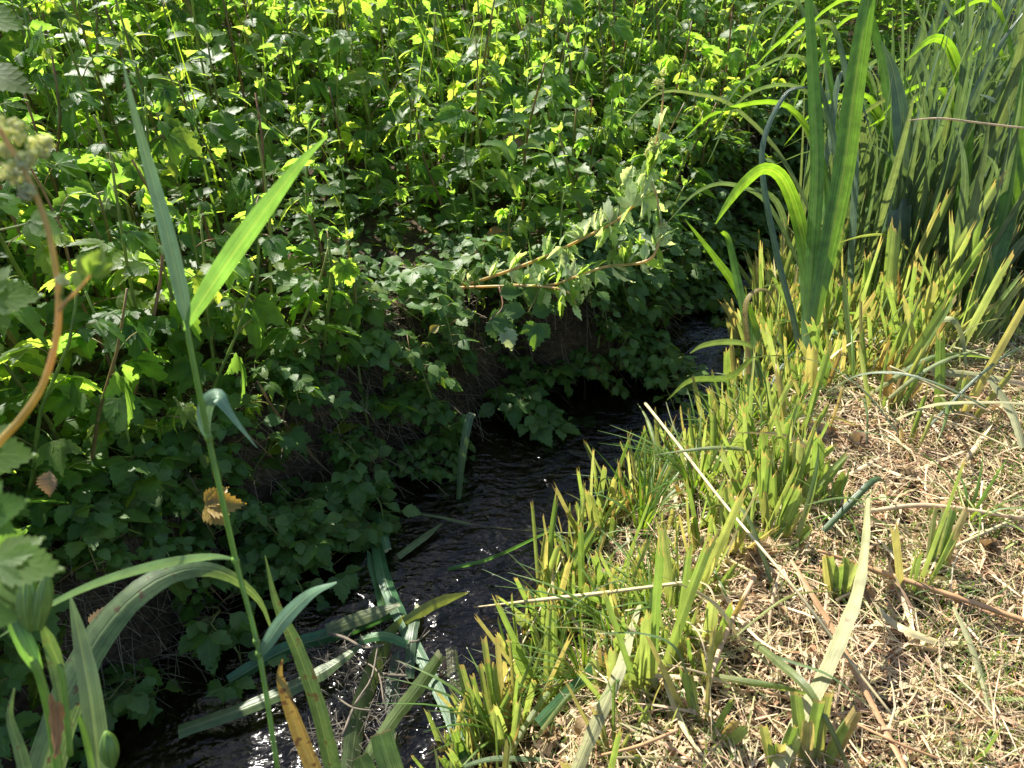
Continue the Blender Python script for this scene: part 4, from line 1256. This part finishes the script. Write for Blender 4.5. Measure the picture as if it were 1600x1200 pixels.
ST = [
    ([(1008, 630, .30), (1060, 695, .26), (1130, 785, .22), (1230, 905, .16), (1310, 1010, .10), (1400, 1125, .05)], [5, 5, 5, 5, 5, 4], 'strawpale', 'long pale straight straw slanting from the water down over the stubs'),
    ([(740, 949, .10), (820, 940, .18), (930, 928, .2), (1085, 908, .2)], [2, 4, 7, 6, 5], 'strawpale', 'pale straw lying level across the stubs out over the ripples'),
    ([(585, 797, .06), (680, 808, .12), (760, 824, .12), (860, 832, .08), (940, 834, .06)], [9, 7, 5, 3, 2], 'cutfall', 'thin pale green stalk bridging the stream from the trailing shoots'),
    ([(1236, 874, .12), (1270, 930, .10), (1306, 990, .08), (1372, 1116, .05), (1420, 1210, .05)], [5, 9, 9, 10, 11], 'strawred', 'thick reddish straw running down the mown bank to the bottom edge'),
    ([(1278, 860, .08), (1350, 885, .05), (1440, 915, .05), (1530, 945, .05), (1610, 973, .05)], [5, 8, 9, 9, 9], 'strawred', 'reddish tan stalk lying level toward the right edge'),
    ([(1365, 941, .06), (1390, 968, .05), (1421, 986, .05), (1470, 1003, .04), (1518, 1003, .04)], [3, 11, 13, 12, 6], 'strawpale', 'pale bent dry leaf curling on the mown bank'),
    ([(1490, 948, .05), (1516, 1004, .05), (1535, 1060, .04), (1551, 1122, .04)], [5, 10, 11, 8], 'drygray', 'grey green dry blade hanging down at lower right'),
    ([(1205, 1225, .06), (1240, 1140, .08), (1285, 1056, .10), (1315, 985, .12), (1337, 927, .14), (1350, 850, .14), (1355, 770, .12)], [20, 24, 25, 26, 22, 16, 9], 'drygray', 'long pale dry blade standing across the mown bank'),
    ([(893, 1220, .10), (930, 1130, .12), (965, 1050, .14), (985, 985, .16), (998, 945, .17)], [20, 24, 22, 16, 8], 'drygray', 'broad grey brown dry blade leaning over the front stubs'),
    ([(1390, 572, .14), (1470, 608, .10), (1550, 645, .06)], [3, 4, 3], 'strawpale', 'thin white straw slanting over the upper bank'),
    ([(1428, 640, .08), (1500, 665, .06), (1580, 700, .05)], [3, 4, 3], 'strawpale', 'thin pale straw below the white one on the upper bank'),
    ([(1455, 580, .10), (1520, 585, .08), (1610, 600, .06)], [12, 14, 10], 'drygray', 'wide pale blade lying flat at the right edge of the bank'),
    ([(1545, 590, .14), (1580, 640, .10), (1600, 700, .06)], [8, 15, 12], 'drygray', 'bent pale blade hooking down at the right edge'),
    ([(1463, 500, .25), (1490, 500, .26), (1505, 530, .2), (1510, 575, .14)], [9, 10, 8, 4], 'drygray', 'pale blade bent over from a tall stub at right'),
    ([(1420, 188, .9), (1470, 185, .88), (1530, 192, .84), (1600, 200, .8)], [1.5, 3, 3, 3], 'straw', 'single dry straw crossing level before the iris clump'),
    ([(1180, 900, .08), (1130, 1000, .07), (1100, 1100, .06)], [7, 9, 7], 'straw', 'tan straw stalk lying along the stub fringe'),
    ([(1195, 1080, .06), (1290, 1110, .05), (1400, 1160, .05), (1480, 1190, .05)], [5, 5, 4], 'strawred', 'thin red stalk at the bottom of the mown bank'),
    ([(1400, 900, .04), (1500, 850, .04), (1610, 800, .04)], [5, 6, 5], 'strawpale', 'pale stalk rising to the right edge of the bank'),
    ([(1350, 800, .05), (1450, 790, .05), (1600, 810, .05)], [7, 8, 6], 'straw', 'tan stalk lying level above the pale curled leaf'),
    ([(1060, 1140, .12), (1000, 1165, .12), (940, 1180, .12)], [5, 6, 4], 'strawred', 'reddish twig bottom centre over dried leaves'),
    ([(735, 1200, .05), (790, 1060, .08), (850, 940, .12), (880, 870, .16)], [2.5, 3, 2.5], 'strawpale', 'very thin white stalk rising along the bottom water edge'),
]
for P_, w_, mt, lab in ST:
    Q = [gpt(*p) for p in P_]
    flat = mt == 'drygray' or max(w_) > 9.5
    if flat: hero_blade('dry_straw_leaf', Q, w_, mt, lab, 'dry blade', tilt=.35, fold=.35, twist=.4, wave=.08)
    else: hero_tube('dry_stalk', Q, w_, mt, None, lab, 'dry stalk', sides=6)

# -- curled dry leaves at the fringe
rg = random.Random(91)
kd = []
for (x, y, L, lab) in [(1290, 690, 60, 'large crumpled tan leaf lying at the edge of the cut stubs'), (1340, 700, 50, 'smaller crumpled yellowish leaf beside the large tan one'), (860, 1150, 34, 'curled grey dead leaf at bottom centre'), (905, 1155, 36, 'second curled grey dead leaf right of the first at bottom centre'),
                       (1185, 880, 40, 'crumpled straw coloured leaf hanging on stubs'), (1420, 750, 34, 'brown red leaf scrap on the upper mown bank'), (1535, 860, 36, 'rust coloured dead leaf near the right edge'), (1180, 1130, 34, 'brown folded dead leaf at the bottom of the bank'), (1360, 945, 34, 'yellow tan leaf beside the tall dry blade')]:
    p = ont(x, y, .02)
    mb = MB()
    for q in range(3):
        leaf(mb, Vector((0, 0, .01)), pol(rg.uniform(0, 6.28), rg.uniform(0, .8)), Vector((rg.uniform(-.6, .6), -.5, 1)), W(L, proj(p)[2]) * rg.uniform(.5, .9), lobes=rg.choice([1, 3]), wr=.4, n=7, droop=rg.uniform(-.4, .6), fold=rg.uniform(.3, 1.1), curl=rg.uniform(-1, 1), serr=.12, rg=rg)
    o = mb.obj('dead_leaf', M['deadleaf']); o.location = p; tag(o, lab, 'dead leaf')

# -- front stubs named one by one
FS = [((1270, 1200), (1290, 1085), 3, 34, 'thick cut stub with orange edge in the bottom right mown area'), ((1308, 935), (1312, 868), 2, 24, 'green cut stub standing behind the tall pale dry blade'),
      ((1453, 905), (1483, 792), 3, 20, 'fresh yellow green split stub alone on the mown bank'), ((1215, 1200), (1222, 1135), 2, 26, 'short green stub left of the thick orange edged one'),
      ((790, 1180), (772, 995), 2, 18, 'tall brown edged stub standing in the water at bottom centre'), ((770, 1190), (738, 1040), 2, 16, 'leaning green stub left of the brown edged one in the water'),
      ((1395, 640), (1412, 575), 2, 22, 'dry yellow stub at the upper mown bank'), ((1560, 600), (1500, 1), 0, 0, '')]
for k, (a, b, nb, wpx, lab) in enumerate(FS):
    if not nb: continue
    zz = WZ - .03 if a[0] < 800 else None
    p = on(a[0], a[1], zz) if zz is not None else ont(a[0], a[1])
    d = proj(p)[2]
    e = empty('cut_iris_stub', p, lab, 'plant stub')
    nb += 3; wpx *= .62
    for q in range(nb):
        off = (q - (nb - 1) / 2) * wpx * .5
        x1, y1 = b[0] + off * 1.7 + rg.uniform(-5, 5), b[1] + rg.uniform(0, .5) * (a[1] - b[1]) * (q % 3 > 0)
        hero_blade('cut_blade', [(a[0] + off * .5, a[1] + 18, d + .003 * q), ((a[0] + x1) / 2 + off * .3, (a[1] + y1) / 2, d - .03), (x1, y1, d - .06)], [wpx * .8, wpx, wpx, wpx * .8], 'stub_dry' if (k in (0, 4, 6) and q == nb - 1) or k == 6 else 'stub', parent=e, tilt=rg.uniform(-.7, .7), fold=.5, ragged=.007, n=10, twist=rg.uniform(-.5, .5))
print('done objects', len(bpy.data.objects), 'tris', sum(len(m.polygons) for m in bpy.data.meshes))
